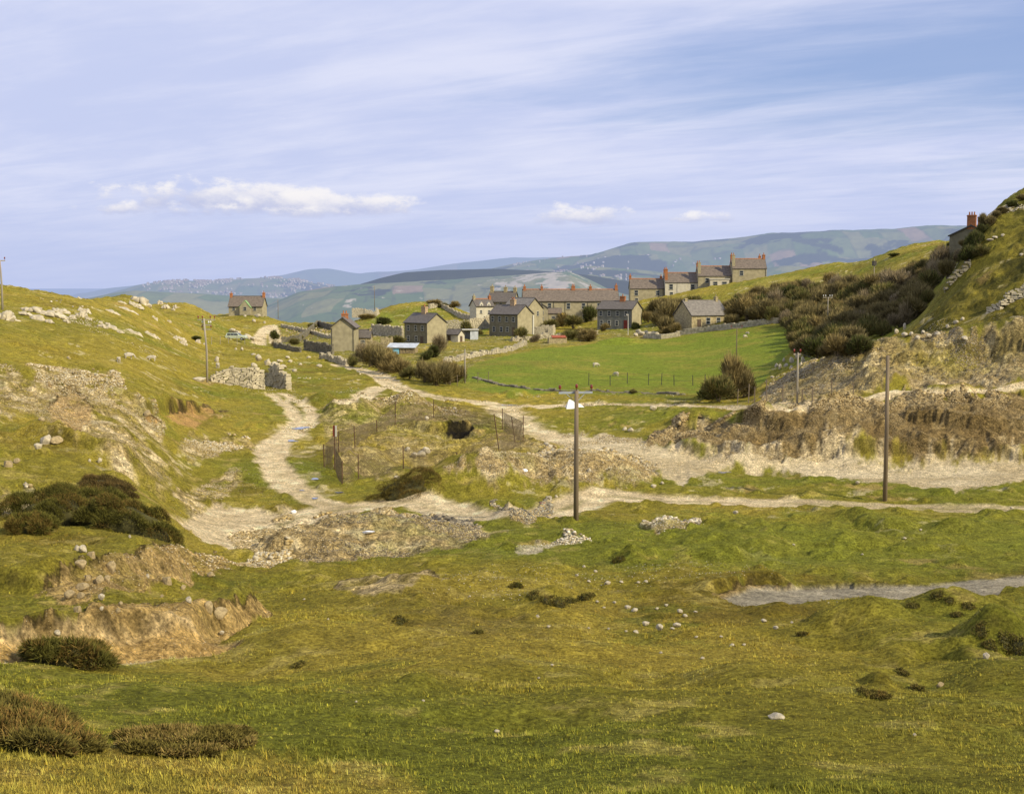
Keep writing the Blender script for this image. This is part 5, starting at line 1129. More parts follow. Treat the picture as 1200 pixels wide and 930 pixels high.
# gate posts on the upper track
p = hit(323, 406); o = empty('gatepost', (p[0], p[1], gz(p[0], p[1]))); tag(o, 'pale square stone gatepost beside the upper track', 'gatepost'); MB().box(-.3,.3,-.3,.3,-.3,1.3).prism([(-.34,1.3),(.34,1.3),(0,1.5)],'y',-.34,.34).build('post', MWP, o)
# ------------------------------------------------------------------ white sheet by the middle track
p = hit(672, 478); o = empty('tent', (p[0], p[1], gz(p[0], p[1])), .1); tag(o, 'small white ridge tent pitched beside the middle track', 'tent')
b = MB(); b.v = [(-.9,-.7,-.1),(1.4,-.7,-.1),(1.4,.7,-.1),(-.9,.7,-.1),(-.5,0,1.0),(.8,0,.42)]; b.f = [(0,1,5,4),(2,3,4,5),(1,2,5),(3,0,4)]; b.build('canvas', mat('white_canvas', (.8,.79,.74), .9, .06, 2), o)
MB().tube([(-.5,0,0),(-.5,0,1.06)], .03, 6).build('tent_pole', M_POLE, o)
# ------------------------------------------------------------------ estate car
def car():
    p = hit(277, 399); o = empty('estate_car', (p[0], p[1], gz(p[0], p[1]) + .02), -.08); tag(o, 'pale green estate car with a roof rack parked on the turf above the ruined wall', 'car')
    prof = [(-2.1,.45),(-2.12,.95),(-1.95,1.05),(-1.8,1.5),(.35,1.52),(.95,1.02),(1.95,.92),(2.12,.8),(2.12,.42)]
    b = MB(); n_ = len(prof)
    for y_, sc_ in ((-.82,1),(.82,1)):
        for x,z in prof: b.v.append((x, y_ * (.86 if z > 1.2 else 1), z))
    b.f.append(tuple(range(n_))); b.f.append(tuple(range(n_, 2*n_))[::-1])
    for k in range(n_): k2=(k+1)%n_; b.f.append((k, n_+k, n_+k2, k2))
    bd = b.build('body', mat('pale_green_car_paint', (.50,.56,.42), .35, .05, 2, spec=.5), o)
    md = bd.modifiers.new('soft', 'BEVEL'); md.width = .06; md.segments = 2
    for a,c in ((-1.65,-1.0),(-.95,-.3),(-.25,.42)): 
        for sg in (-1,1): MB().slab([(a,sg*.775,1.42),(c,sg*.775,1.42),(c + (.2 if c>.3 else 0),sg*.835,1.06),(a,sg*.835,1.06)], .01).build('side_window', M_GLASS, o)
    MB().slab([(.42,-.6,1.5),(.42,.6,1.5),(.95,.68,1.09),(.95,-.68,1.09)], .02).build('windscreen', M_GLASS, o)
    for x in (-1.35,1.35):
        for y_ in (-.80,.80): 
            w_ = MB().tube([(x,y_-.1,.32),(x,y_+.1,.32)], .32, 14).build('wheel', M_PIPE, o); MB().tube([(x,y_-.11,.32),(x,y_+.11,.32)], .17, 10).build('hubcap', M_GALV, w_)
    r_ = MB()
    for x in (-1.5,-.7,.1): r_.box(x-.03,x+.03,-.65,.65,1.62,1.66).box(x-.03,x+.03,-.65,-.6,1.5,1.62).box(x-.03,x+.03,.6,.65,1.5,1.62)
    r_.box(-1.6,.2,-.5,.5,1.66,1.76); r_.build('roof_rack', M_PIPE, o)
    for y_ in (-.6,.6): MB().tube([(2.1,y_,.7),(2.16,y_,.7)], .1, 10).build('headlight', M_FRAME, o)
    MB().box(2.13,2.2,-.8,.8,.42,.52).build('bumper', M_GALV, o)
car()
# ------------------------------------------------------------------ puddles
M_WATER = mat('puddle_water', (.16, .19, .25), .03, .1, 2, spec=.9)
def puddle(px, py, w, d, label, group=None):
    X, D, Z = hit(px, py); s = D / 1500; r = random.Random(px); b = MB(); n_ = 26
    zc_ = gz(X, D); zmin = zc_ + .03
    for k in range(n_):
        t = 2 * pi * k / n_; q = 1 + .28 * sin(2 * t + px) + .18 * sin(3 * t + py) + r.uniform(-.06, .06)
        b.v.append((cos(t) * w * s / 2 * q, sin(t) * d / 2 * q, 0))
    b.f.append(tuple(range(n_))); o = b.build('puddle', M_WATER); 
    o.location = (X, D, zmin); tag(o, label, 'puddle', group); return o
puddle(351, 502, 22, 1.7, 'larger bright rain puddle on the quarry track'); puddle(343, 517, 14, 1.0, 'rain puddle just below the larger one on the quarry track')
puddle(369, 562, 11, .7, 'small puddle on the wide bend of the quarry track'); puddle(397, 578, 8, .6, 'small puddle on the track below the pit fence')
puddle(369, 584, 9, .5, 'small puddle at the lowest bend of the track'); puddle(354, 575, 5, .4, 'tiny puddle beside the lowest bend')
puddle(597, 475, 17, 1.3, 'long pale puddle on the middle track'); puddle(848, 554, 16, .8, 'shallow puddle on the quarry floor near its left bank')
# litter
for px, py, w, h, col, lab, nm in ((344,602,7,5,(.85,.83,.78),'white plastic sack dumped beside the track','plastic_sack'),(637,592,9,3,(.42,.07,.03),'red rag of litter beside the small stone heap','rag'),(432,643-18,16,4,(.75,.76,.78),'crumpled white sheet lying on the long stone heap','plastic_sheet'),(615,554,7,4,(.75,.77,.82),'crumpled white bag on the tan stone heap','plastic_sack'),(520,432,4,4,(.6,.68,.75),'pale blue bag by the brown hedge','plastic_sack')):
    X, D, Z = hit(px, py); s = D / 1500; me = np_mesh(nm, boulder_mesh(px), SF, smooth=True); me.materials.append(mat(nm + str(px), col, .6, .15, 4))
    o = link(nm, me); o.scale = (w*s/2, w*s/2.5, h*s/2); o.location = (X, D, gz(X, D) + h*s*.35); tag(o, lab, 'litter')
# ------------------------------------------------------------------ sheep
def sheep_body():
    sk = [(0,0,.62,.26),(-.30,0,.64,.30),(.30,0,.63,.27),(.52,0,.66,.17),(.68,0,.52,.10),(.80,0,.30,.09),(.92,0,.20,.055),(-.50,0,.62,.18),(-.60,0,.50,.05),
          (.30,.14,.42,.10),(.32,.15,.22,.05),(.32,.15,.03,.045),(.30,-.14,.42,.10),(.30,-.15,.22,.05),(.30,-.15,.03,.045),
          (-.36,.15,.44,.12),(-.40,.16,.24,.055),(-.37,.16,.03,.045),(-.36,-.15,.44,.12),(-.40,-.16,.24,.055),(-.37,-.16,.03,.045),(.80,.10,.34,.03),(.80,-.10,.34,.03)]
    ed = [(0,1),(0,2),(2,3),(3,4),(4,5),(5,6),(1,7),(7,8),(2,9),(9,10),(10,11),(2,12),(12,13),(13,14),(1,15),(15,16),(16,17),(1,18),(18,19),(19,20),(5,21),(5,22)]
    me = bpy.data.meshes.new('sheep'); me.from_pydata([s[:3] for s in sk], ed, []); me.update(); o = bpy.data.objects.new('sheep', me); COL.objects.link(o)
    md = o.modifiers.new('skin', 'SKIN'); 
    for i, s in enumerate(sk): me.skin_vertices[0].data[i].radius = (s[3], s[3] * (1.05 if s[3] > .15 else 1))
    me.skin_vertices[0].data[0].use_root = True
    o.modifiers.new('sub', 'SUBSURF').levels = 2; o.modifiers['sub'].render_levels = 2; me.materials.append(mat('sheep_wool', (.48, .43, .33), .95, .2, 8, bump=.6)); return o
sh = sheep_body()
SHP = [(178,424,3.3,'grey fleeced sheep grazing on the left hillside slope',.8),(151,422,.4,'hornless plump sheep standing with its rump to the sun on the left hillside',.8),(139,425,2.0,'sheep lying low beside the plump one on the left hillside',.65),(255,432,1.9,'sheep standing above the end of the ruined wall',.9),(698,430,.3,'sheep grazing in the near middle of the pasture',.8),(722,441,2.4,'sheep nearest to the line of dark fence posts',.75),(873,396,.5,'white sheep at the far side of the pasture below the wall',.7),(876,392,2.6,'smaller white sheep just beyond the other white one',.6)]
for i, (px, py, rz, lab, sc_) in enumerate(SHP):
    o = sh if i == 0 else copy_tree(sh); X, D, Z = hit(px, py); o.location = (X, D, gz(X, D) - .02); o.rotation_euler = (0, 0, rz); o.scale = (sc_,) * 3; tag(o, lab, 'sheep', 'sheep grazing in the valley')

# ------------------------------------------------------------------ shrubs
M_TWIG = mat('bare_twigs', (.95, .95, .95), .9, .2, 3, attr='col', spec=.1)
M_BARK = mat('grey_brown_bark', (.16, .125, .08), .95, .3, 5)
def twig_crown(seed, n_=2600, w=1.0, h=1.0, tone=(.14, .095, .045), leaf=.017, length=.33, upright=.8, lobes=9, under=.25, green=0):
    """unit shrub: crown about 2 wide, 1.6 high, made of thin twigs springing out of uneven lobes"""
    r = np.random.default_rng(seed)
    lc = []
    for k in range(lobes):
        a = r.uniform(0, 2*pi); d = r.uniform(.1, .62); lc.append((cos(a)*d*w, sin(a)*d*w, r.uniform(.35, 1.15)*h*(1 - .35*d), r.uniform(.26, .48)))
    lc = np.array(lc); k = r.integers(0, lobes, n_); d = r.normal(size=(n_, 3)); d /= np.linalg.norm(d, axis=1, keepdims=True)
    rad = r.random(n_) ** .45; p = lc[k, :3] + d * (lc[k, 3] * rad)[:, None]; p[:, 2] = np.maximum(p[:, 2], .03)
    dirn = d * .7 + (p - np.array([0, 0, .1])) * .6; dirn[:, 2] += upright; dirn += r.normal(size=(n_, 3)) * .35; dirn /= np.linalg.norm(dirn, axis=1, keepdims=True)
    sd_ = np.cross(dirn, r.normal(size=(n_, 3))); sd_ /= np.linalg.norm(sd_, axis=1, keepdims=True)
    ln_ = length * r.uniform(.5, 1.4, n_)[:, None]; wd = leaf * r.uniform(.5, 1.5, n_)[:, None]
    a = p - sd_*wd; b = p + sd_*wd; c = p + dirn*ln_ + sd_*wd*.25; e = p + dirn*ln_ - sd_*wd*.25
    v = np.stack([a, b, c, e], 1).reshape(-1, 3); f = np.arange(len(v)).reshape(-1, 4)
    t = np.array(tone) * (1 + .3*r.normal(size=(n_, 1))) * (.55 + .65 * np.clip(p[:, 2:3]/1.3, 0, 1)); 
    g = (r.random((n_, 1)) < green); t = np.where(g, np.array([.10, .12, .03]) * (1 + .3*r.normal(size=(n_, 1))), t)
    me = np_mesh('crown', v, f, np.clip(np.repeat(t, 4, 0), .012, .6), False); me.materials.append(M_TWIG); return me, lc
def stems(seed, lc, n_=6):
    r = random.Random(seed); b = MB()
    for k in range(min(n_, len(lc))):
        x, y, z, q = lc[k]; b.tube([(x*.1, y*.1, -.1), (x*.35 + r.uniform(-.05,.05), y*.35, z*.45), (x, y, z), (x*1.15, y*1.15, z + q*.7)], [.045, .035, .02, .006], 5, False)
    me = bpy.data.meshes.new('stem'); me.from_pydata(b.v, [], b.f); me.update(); me.materials.append(M_BARK); return me
PROTO = {}
def protos(kind, count, **kw):
    L_ = []
    for k in range(count):
        sd2 = abs(hash(kind)) % 1 + k * 13 + len(kind) * 101
        me, lc = twig_crown(sd2, **kw); L_.append((me, stems(sd2, lc)))
    PROTO[kind] = L_
protos('thicket', 6, n_=3400, tone=(.235, .19, .08)); protos('russet', 4, n_=3000, tone=(.28, .215, .085)); protos('olive', 4, n_=3000, tone=(.22, .185, .065), green=.25)
protos('dark', 4, n_=3000, tone=(.11, .10, .04), leaf=.026, green=.5); protos('grey', 3, n_=2600, tone=(.30, .24, .14), leaf=.014)
def shrub(px, py, wpx, hpx, kind, label, group=None, D=None, name='shrub', cat='shrub', k=None):
    p = at(px, py, D) if D else hit(px, py); s = p[1]/1500; me, st = PROTO[kind][random.randrange(len(PROTO[kind])) if k is None else k]
    z = gz(p[0], p[1]); o = empty(name, (p[0], p[1], z - .05), random.uniform(0, 6.28)); tag(o, label, cat, group)
    o.scale = (wpx*s/2/.95, wpx*s/2/.95, hpx*s/1.5)
    c = bpy.data.objects.new('crown', me); COL.objects.link(c); c.parent = o
    if hpx > 12: t = bpy.data.objects.new('stem', st); COL.objects.link(t); t.parent = o
    return o
shrub(858, 467, 42, 56, 'russet', 'lone tall brown thorn bush at the near right corner of the pasture', k=0); shrub(842, 470, 40, 32, 'olive', 'low spreading bush at the left foot of the lone thorn'); shrub(872, 466, 30, 34, 'thicket', 'low brown bush at the right foot of the lone thorn'); shrub(831, 469, 26, 18, 'dark', 'small dark bush left of the lone thorn group')
hedge = [(425,424,26,22,'grey'),(433,430,28,26,'thicket'),(445,434,30,28,'thicket'),(457,437,30,26,'russet'),(470,441,28,22,'russet'),(480,444,22,16,'olive'),(440,424,24,22,'thicket'),(455,428,24,22,'russet'),(413,430,14,14,'olive')]
for px, py, w_, h_2, kd in hedge: shrub(px, py, w_, h_2, kd, 'brown leafless bush in the hedge beside the track below the gable house', 'bushes of the trackside hedge')
for px, py, w_, h_2, kd in [(498,448,26,28,'thicket'),(512,452,34,32,'thicket'),(526,450,30,30,'russet'),(536,448,22,22,'russet'),(505,443,22,20,'olive')]: shrub(px, py, w_, h_2, kd, 'rounded brown bush in the clump at the pasture corner', 'bushes of the pasture corner clump')
shrub(508, 419, 20, 18, 'dark', 'dark evergreen bush right of the blue shed'); shrub(499, 422, 16, 14, 'dark', 'smaller dark bush behind the corner clump'); shrub(515, 414, 22, 22, 'grey', 'pale leafless bush below the blank gable of the square house')
for px, py, w_, h_2, kd, lab in [(462,403,26,10,'olive','low olive bush in front of the square house'),(540,386,22,8,'olive','low bush against the retaining wall'),(560,366,14,10,'olive','small bush beside the white cottage'),(612,399,24,16,'olive','tan bush below the pale gable of the central house'),(626,401,14,12,'grey','pale twiggy bush right of the central house'),
      (660,383,26,16,'russet','tan bush before the middle of the long terrace'),(646,386,22,12,'olive','olive bush before the lean to'),(672,386,24,16,'olive','tan garden bush before the right half of the terrace'),(691,377,16,18,'dark','dark tall bush left of the red doored house'),(668,398,24,12,'olive','scrub above the rusty roofed hut'),(690,400,28,14,'russet','brown scrub beside the round green mound'),(680,396,18,12,'thicket','twiggy scrub under the terrace garden'),
      (709,388,12,9,'russet','small bush below the red doored house'),(744,386,12,8,'dark','dark bush at the gable of the red doored house'),(545,362,16,20,'olive','lone rounded tree on the skyline of the knoll'),(532,361,14,9,'russet','small skyline bush left of the rounded tree'),(508,360,22,9,'russet','tawny scrub on top of the knoll wall'),(520,361,14,7,'olive','low scrub beside the knoll wall'),
      (553,364,12,12,'russet','tawny bush between the rounded tree and the white cottage'),(321,398,12,11,'dark','dark green bush right of the upper track'),(322,405,14,8,'grey','tan bush beside the gatepost'),(344,404,16,8,'olive','low garden scrub above the dark low wall'),(352,398,12,6,'olive','small scrub in the gable house garden'),(365,386,14,7,'olive','scrub under the shaded wall'),(430,374,22,7,'russet','brown scrub in front of the knoll ruin'),(448,380,22,8,'dark','dark scrub below the knoll ruin'),
      (420,392,14,5,'olive','tiny bush above the wash house'),(230,399,14,5,'dark','small dark gorse on the left ridge behind the pole'),(311,451,14,18,'olive','brown bush growing in the gap of the ruined wall'),(742,461,9,6,'olive','small round gorse beside the middle track'),(1150,300,20,14,'olive','hillside scrub under the skyline house')]:
    shrub(px, py, w_, h_2, kd, lab)
for px, py, w, h in [(748,390,7,4),(752,393,9,5),(757,391,6,4),(761,394,8,5),(766,392,6,4),(745,394,6,4),(770,394,7,5)]: stone(px, py, w, h, 'pale dumped rubble in the heap at the pasture edge by the red doored house', 'dumped rubble by the red doored house')
# wall shrubs round the bungalow
for px, py, w_, h_2, kd in [(780,390,24,22,'thicket'),(770,382,24,20,'thicket'),(785,378,30,26,'thicket'),(770,370,26,20,'thicket'),(790,366,26,20,'thicket'),(760,378,16,14,'russet'),(792,391,18,14,'russet'),(812,360,26,14,'olive'),(800,372,22,18,'thicket'),(780,392,20,10,'russet'),(757,370,14,12,'olive'),(775,362,22,14,'thicket'),(858,382,18,16,'thicket'),(812,386,8,6,'olive')]:
    shrub(px, py, w_, h_2, kd, 'brown bush crowding the garden around the bungalow', 'bushes around the bungalow')
# the thicket on the right
poly = [(856,374),(890,372),(925,378),(932,412),(960,420),(1010,411),(1040,402),(1075,382),(1110,350),(1128,330),(1150,300),(1148,285),(1120,295),(1090,308),(1050,322),(1020,334),(970,335),(930,338),(890,345),(850,362)]
def inside(x, y, pg):
    c = False; j = len(pg) - 1
    for i in range(len(pg)):
        xi, yi = pg[i]; xj, yj = pg[j]
        if (yi > y) != (yj > y) and x < (xj - xi) * (y - yi) / (yj - yi) + xi: c = not c
        j = i
    return c
pts_ = []; rr_ = random.Random(5); tries = 0
while len(pts_) < 260 and tries < 20000:
    tries += 1; x = rr_.uniform(835, 1155); y = rr_.uniform(285, 424)
    if inside(x, y, poly) and all((x-a)**2 + (2.0*(y-b))**2 > 10.5**2 for a, b in pts_): pts_.append((x, y))
print('thicket', len(pts_))
for x, y in pts_:
    zone = y - np.interp(x, [840, 940, 1040, 1150], [355, 338, 325, 285])
    kd = rr_.choices(['thicket', 'russet', 'olive', 'grey', 'dark'], [5, 2.0, 2.6, 1.4 if x > 960 else .5, .9])[0]
    h2 = rr_.uniform(15, 28) * (1.0 if zone > 10 else .75); w2 = h2 * rr_.uniform(1.0, 1.5)
    X, D, Z = hit(x, y + 5)
    if x > 1010 and D < 165: continue
    shrub(x, y + 5, w2, h2, kd, 'leafless brown bush in the dense thicket below the right hill', 'bushes of the thicket')
for px, py, w_, h_2 in [(1118,292,16,14),(1126,292,18,18),(1134,292,18,22),(1142,290,18,24),(1122,302,22,16),(1134,304,22,18),(1140,276,12,12),(1150,272,14,14),(1160,262,14,12),(1168,254,14,10),(1176,248,16,9),(1186,240,16,8),(1196,232,14,8),(1146,284,14,14),(1152,264,12,16),(1132,286,16,10)]:
    shrub(px, py + 3, w_, h_2, 'dark' if px % 4 else 'thicket', 'dark scrub bush along the right hand skyline', 'scrub along the right skyline')
for px, py, w_ in [(932,308-6,6),(976,300,8),(982,298,6),(1048,294,16),(953,304,8)]:
    shrub(px, py + 6, w_, 4, 'dark', 'tiny dark bush on the grassy skyline', 'skyline bushes of the grassy hill')
# gorse: dense low domes close to the viewpoint
def gorse(px, py, w, h, deep, label, seed, tone=(.135, .125, .026), n_=60000, tip=(.20, .135, .035)):
    p = hit(px, py); s = p[1]/1500; r = np.random.default_rng(seed); X0, Y0 = p[0], p[1]
    nl = 30; la = r.uniform(0, 2*pi, nl); lr = np.sqrt(r.random(nl)) * .78; lrad = r.uniform(.20, .36, nl)
    lc = np.stack([np.cos(la)*lr, np.sin(la)*lr, np.maximum(.05, (1 - lr**2) ** .5 * r.uniform(.25, .85, nl) - .15)], 1)
    th = r.uniform(0, 2*pi, n_); ph = np.arccos(r.uniform(-.2, 1, n_)); d = np.stack([np.sin(ph)*np.cos(th), np.sin(ph)*np.sin(th), np.cos(ph)], 1)
    k_ = r.integers(0, nl, n_); q = lc[k_] + d * (lrad[k_] * r.uniform(.75, 1.08, n_))[:, None]
    dist = np.linalg.norm(q[:, None, :] - lc[None], axis=2) / lrad[None]; dist[np.arange(n_), k_] = 9
    kp = (dist.min(1) > .72) & (q[:, 2] > -.03); q = q[kp]; d = d[kp]; n_ = len(q)
    sc_ = np.array([w*s/2, deep/2, h*s]); P0 = q * sc_
    gzv = np.array([gz(X0 + a, Y0 + b) for a, b in P0[::50, :2]]); z0 = gz(X0, Y0)
    fi = np.interp((X0 + P0[:,0])/(Y0 + P0[:,1]), U, np.arange(NC)).astype(int); fj = np.interp(np.log(Y0 + P0[:,1]), LD, np.arange(NR)).astype(int)
    base_z = H[fj, fi]; P0[:, 2] = base_z + P0[:, 2] - z0
    dr = d + r.normal(size=(n_, 3))*.55; dr[:, 2] += .5; dr /= np.linalg.norm(dr, axis=1, keepdims=True); sd_ = np.cross(dr, r.normal(size=(n_,3))); sd_ /= np.linalg.norm(sd_, axis=1, keepdims=True)
    ln_ = (r.uniform(.05, .17, (n_,1)) * np.where(r.random((n_,1)) < .07, 2.0, 1)) * min(1, h*s*1.2 + .2); wd = r.uniform(.006, .016, (n_,1))
    v = np.stack([P0 - sd_*wd, P0 + sd_*wd, P0 + dr*ln_], 1).reshape(-1, 3)
    c0 = np.array(tone)*(1+.35*r.normal(size=(n_,1))); m_ = (vnoise(q[:,0]*3+seed*2, q[:,1]*3+q[:,2]*2, 702) > .55)[:, None] & (r.random((n_,1)) < .6); c0 = np.where(m_, np.array(tip)*(1+.3*r.normal(size=(n_,1))), c0)
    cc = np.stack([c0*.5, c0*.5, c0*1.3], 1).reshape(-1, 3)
    o = empty('gorse_bush' if label else 'heather_tussock', (X0, Y0, z0)); tag(o, label, 'gorse bush')
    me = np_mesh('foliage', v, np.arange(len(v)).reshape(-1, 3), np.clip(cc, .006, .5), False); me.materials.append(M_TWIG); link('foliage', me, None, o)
    # dark woody heart under the needles
    vv = SV3.copy(); bb = .62 + .3*vnoise(vv[:,0]*2.6+seed, vv[:,1]*2.6+vv[:,2], 700); vv = vv*bb[:,None]*sc_*.78; 
    fi = np.interp((X0 + vv[:,0])/(Y0 + vv[:,1]), U, np.arange(NC)).astype(int); fj = np.interp(np.log(Y0 + vv[:,1]), LD, np.arange(NR)).astype(int); vv[:, 2] = H[fj, fi] - z0 + vv[:, 2]
    me = np_mesh('woody_heart', vv, SF3); me.materials.append(mat('gorse_heart', (.06, .055, .018), .95, .4, 4, bump=.8)); link('woody_heart', me, None, o); return o
gorse(66, 614, 130, 44, 3.6, 'wide dark gorse bush at the left end of the gorse bank', 1); gorse(155, 626, 135, 46, 3.4, 'large dark gorse bush at the right end of the gorse bank', 2); gorse(110, 604, 115, 40, 3.6, 'rear gorse bush rising between the two large ones', 3)
gorse(36, 622, 60, 26, 2.2, 'small gorse bush at the far left foot of the gorse bank', 12)
gorse(80, 780, 110, 38, 2.4, 'low gorse bush in front of the lower cut bank', 4, n_=36000); gorse(38, 868, 150, 32, 2.2, 'brown tipped gorse mound at the lower left edge', 5, tone=(.15,.125,.03), tip=(.28,.18,.05)); gorse(215, 872, 170, 13, 2.2, 'low dry heather mound at the lower left', 6, tone=(.16,.13,.03), tip=(.28,.20,.06))
gorse(130, 575, 70, 16, 3.5, 'low brown heather patch above the gorse bank', 7, tone=(.12,.085,.03), n_=24000, tip=(.18,.12,.04))
gorse(606, 688, 16, 6, .8, 'tiny dark tussock above the middle slope', 10, n_=2000)
gorse(474, 574, 90, 20, 4.5, 'dark heather bank below the pit fence', 11, tone=(.15,.12,.028), n_=30000); gorse(725, 658, 16, 6, 1.0, 'small dark gorse tuft on the slope below the wooden pole', 14, n_=2500)
gorse(1027, 815, 30, 5, .9, 'low tussock with a bare top at the lower right', 15, tone=(.16,.13,.03), n_=4000)

for i, (px, py, w, h) in enumerate([(625,702,18,6),(640,706,22,8),(655,710,26,9),(668,706,16,6),(684,703,18,9),(692,700,12,6),(600,688,10,4),(1120,722,16,6),(1150,740,20,7),(1178,752,22,8),(1192,758,26,10),(1160,758,18,6),(1070,712,16,5),(1098,700,18,6),(1112,706,14,5),(1135,712,16,5),(1058,790,14,4),(1075,808,14,5),(1012,812,12,4),(560,742,14,4),(470,730,20,5),(350,780,14,4),(940,745,16,5)]):
    o = gorse(px, py, w, h, max(.5, w*.03), '', 40 + i, tone=(.17, .15, .035), n_=1500, tip=(.22, .16, .045))
    tag(o, 'small brown heather tussock on the grassy foreground humps', 'tussock', 'heather tussocks on the foreground humps')
# ------------------------------------------------------------------ camera, sun, sky
cam = bpy.data.cameras.new('camera'); cam.sensor_width = 36; cam.lens = 36 * F / 1200; cam.clip_end = 200000; cam.clip_start = .1
co = bpy.data.objects.new('camera', cam); COL.objects.link(co); co.location = (0, 0, CZ); co.rotation_euler = (pi / 2 - PITCH, 0, 0); scene.camera = co
sd = np.array([.82, -.57, 0]); sd /= np.linalg.norm(sd); EL = radians(34)
sun = bpy.data.lights.new('sun', 'SUN'); sun.energy = 5.0; sun.angle = radians(.5); sun.color = (1, .88, .63)
so = bpy.data.objects.new('sun', sun); COL.objects.link(so)
from mathutils import Vector
so.rotation_euler = Vector((-sd[0] * cos(EL), -sd[1] * cos(EL), -sin(EL))).to_track_quat('-Z', 'Y').to_euler()
w = bpy.data.worlds.new('World'); scene.world = w; w.use_nodes = True; nt = w.node_tree; N = nt.nodes; L = nt.links
bg = N['Background']; bg.inputs[1].default_value = .1
sky = N.new('ShaderNodeTexSky'); sky.sky_type = 'NISHITA'; sky.sun_disc = False; sky.sun_elevation = EL; sky.sun_rotation = atan2(sd[0], sd[1])
sky.altitude = 150; sky.air_density = 1.0; sky.dust_density = .6; sky.ozone_density = 2.5
tc = N.new('ShaderNodeTexCoord')
def math_(op, a, b=None, clamp=False):
    n_ = N.new('ShaderNodeMath'); n_.operation = op; n_.use_clamp = clamp
    for i, v in enumerate((a, b)):
        if v is None: continue
        if isinstance(v, (int, float)): n_.inputs[i].default_value = v
        else: L.new(v, n_.inputs[i])
    return n_.outputs[0]
def ramp(v, a, b, lo=0, hi=1, smooth=True):
    n_ = N.new('ShaderNodeMapRange'); n_.interpolation_type = 'SMOOTHSTEP' if smooth else 'LINEAR'
    n_.inputs['From Min'].default_value = a; n_.inputs['From Max'].default_value = b; n_.inputs['To Min'].default_value = lo; n_.inputs['To Max'].default_value = hi
    L.new(v, n_.inputs['Value']); return n_.outputs[0]
def combine(x, y, z):
    n_ = N.new('ShaderNodeCombineXYZ')
    for i, v in enumerate((x, y, z)):
        if isinstance(v, (int, float)): n_.inputs[i].default_value = v
        else: L.new(v, n_.inputs[i])
    return n_.outputs[0]
def noise(vec, scale, detail=6, rough=.55, dist=0):
    n_ = N.new('ShaderNodeTexNoise'); n_.inputs['Scale'].default_value = scale; n_.inputs['Detail'].default_value = detail; n_.inputs['Roughness'].default_value = rough
    n_.inputs['Distortion'].default_value = dist; L.new(vec, n_.inputs[0]); return n_.outputs[0]
def mixcol(fac, a, b):
    n_ = N.new('ShaderNodeMix'); n_.data_type = 'RGBA'
    L.new(fac, n_.inputs[0])
    for i, v in ((6, a), (7, b)):
        if isinstance(v, tuple): n_.inputs[i].default_value = (*v, 1)
        else: L.new(v, n_.inputs[i])
    return n_.outputs[2]
sp = N.new('ShaderNodeSeparateXYZ'); L.new(tc.outputs['Generated'], sp.inputs[0])
sx, sy, sz = sp.outputs
az = math_('ARCTAN2', sx, sy)                                 # azimuth from the view's north
el = math_('ARCSINE', sz)
zc = math_('ADD', math_('MAXIMUM', sz, 0), .10)
plx = math_('DIVIDE', sx, zc); ply = math_('DIVIDE', sy, zc)     # high cloud layer seen in perspective
# streaks run slightly up to the right
rx = math_('ADD', math_('MULTIPLY', plx, .96), math_('MULTIPLY', ply, -.20)); ry = math_('ADD', math_('MULTIPLY', plx, .45), math_('MULTIPLY', ply, .90))
n_a = noise(combine(math_('MULTIPLY', rx, .55), math_('MULTIPLY', ry, .8), 3.1), .9, 8, .52, .6)
n_b = noise(combine(math_('MULTIPLY', rx, .30), math_('MULTIPLY', ry, 1.1), 7.7), 1.1, 7, .55, .5)
n_d = noise(combine(math_('MULTIPLY', rx, .5), math_('MULTIPLY', ry, 1.3), 5.5), 3.2, 8, .6, .4)
left = ramp(az, -.30, .42, .42, -.10, False)                      # thick veil on the left, clear blue upper right
low = ramp(el, .04, .15, .30, 0)
cov = math_('ADD', math_('ADD', math_('MULTIPLY', n_a, .8), math_('MULTIPLY', n_b, .6)), math_('ADD', left, low))
veil = ramp(math_('ADD', cov, math_('MULTIPLY', math_('SUBTRACT', n_d, .5), .35)), .48, .98, .15, .97)
K = 10.0   # colours below are divided by the background strength
def kc(r, g, b): return (r * K, g * K, b * K)
n_c = noise(combine(math_('MULTIPLY', rx, .7), math_('MULTIPLY', ry, .8), 1.2), 1.4, 7, .55)
vc = mixcol(ramp(math_('ADD', math_('MULTIPLY', n_c, .6), math_('MULTIPLY', n_d, .4)), .36, .64), kc(.58, .64, .89), kc(.74, .77, .95))
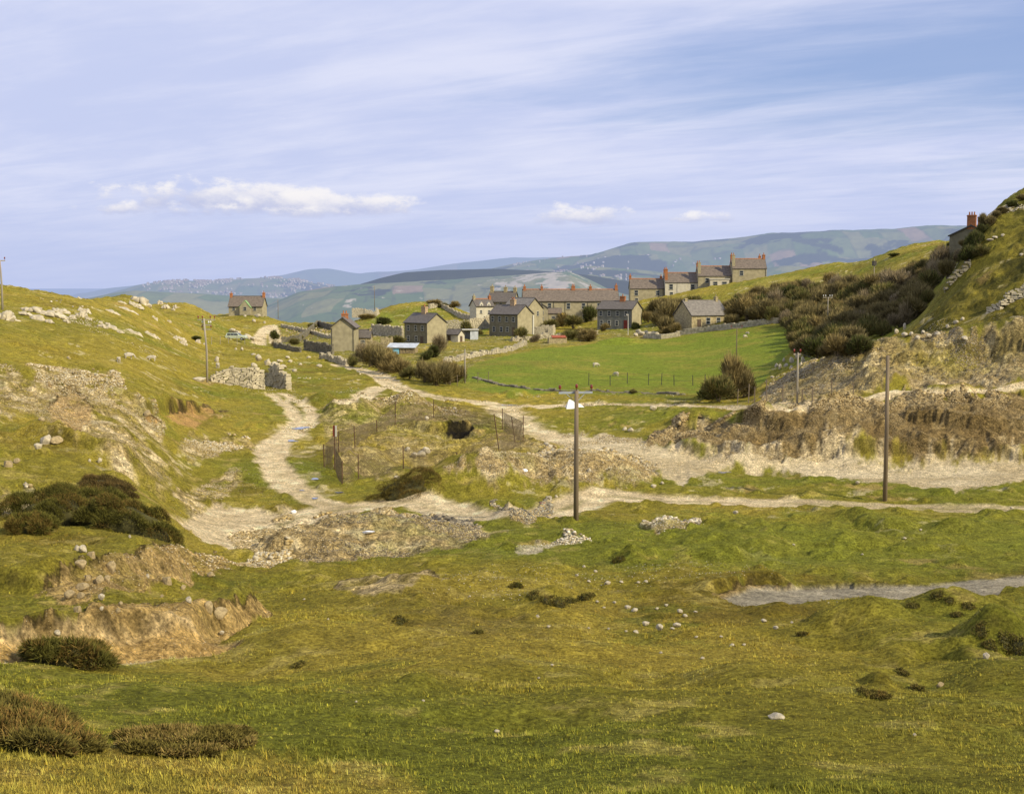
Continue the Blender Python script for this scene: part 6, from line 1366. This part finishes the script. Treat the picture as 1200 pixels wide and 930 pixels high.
blue = mixcol(ramp(el, .0, .3, .55, .55), sky.outputs[0], kc(.30, .43, .84))
base = mixcol(veil, blue, vc)
hz = ramp(el, -.01, .09, .85, 0)
base = mixcol(hz, base, kc(.50, .57, .83))
# cumulus banks low over the far hills
def cumulus(a0, e0, wa, we, seed, thr):
    da = math_('DIVIDE', math_('SUBTRACT', az, a0), wa); de = math_('DIVIDE', math_('SUBTRACT', el, e0), we)
    r2 = math_('ADD', math_('MULTIPLY', da, da), math_('MULTIPLY', de, de))
    nn = noise(combine(math_('MULTIPLY', az, 1.0), math_('MULTIPLY', el, 1.9), seed), 34, 8, .62)
    n2 = noise(combine(math_('MULTIPLY', az, 1.0), math_('MULTIPLY', el, 1.2), seed + 3), 11, 3, .5)
    v = math_('SUBTRACT', math_('ADD', nn, math_('MULTIPLY', n2, .9)), math_('MULTIPLY', r2, .24))
    bot = ramp(el, e0 - we * .55, e0 - we * .1)
    m = math_('MULTIPLY', ramp(v, thr + .02, thr + .24), bot)
    lit = ramp(math_('ADD', math_('MULTIPLY', math_('SUBTRACT', el, e0), 1 / we * .5), math_('MULTIPLY', nn, .9)), .30, .85)
    return m, lit
for (px0, py0, wpx, hpx, seed, thr) in ((262, 240, 120, 26, 2.0, .64), (380, 246, 100, 20, 2.6, .68), (685, 258, 80, 18, 9.0, .68), (820, 258, 70, 12, 9.0, .9), (1110, 215, 160, 22, 14.0, 1.1), (300, 252, 240, 14, 17.0, .78)):
    m, lit = cumulus(math.atan((px0 - 600) / 1500), math.atan((335 - py0) / 1500), wpx / 1500, hpx / 1500, seed, thr)
    cc = mixcol(lit, kc(.52, .56, .78), kc(.96, .93, .93))
    base = mixcol(math_('MULTIPLY', m, .85), base, cc)
L.new(base, bg.inputs[0])
scene.view_settings.view_transform = 'Standard'; scene.view_settings.look = 'None'; scene.view_settings.exposure = 0; scene.view_settings.gamma = 1
scene.cycles.max_bounces = 5; scene.cycles.diffuse_bounces = 2; scene.cycles.transparent_max_bounces = 12
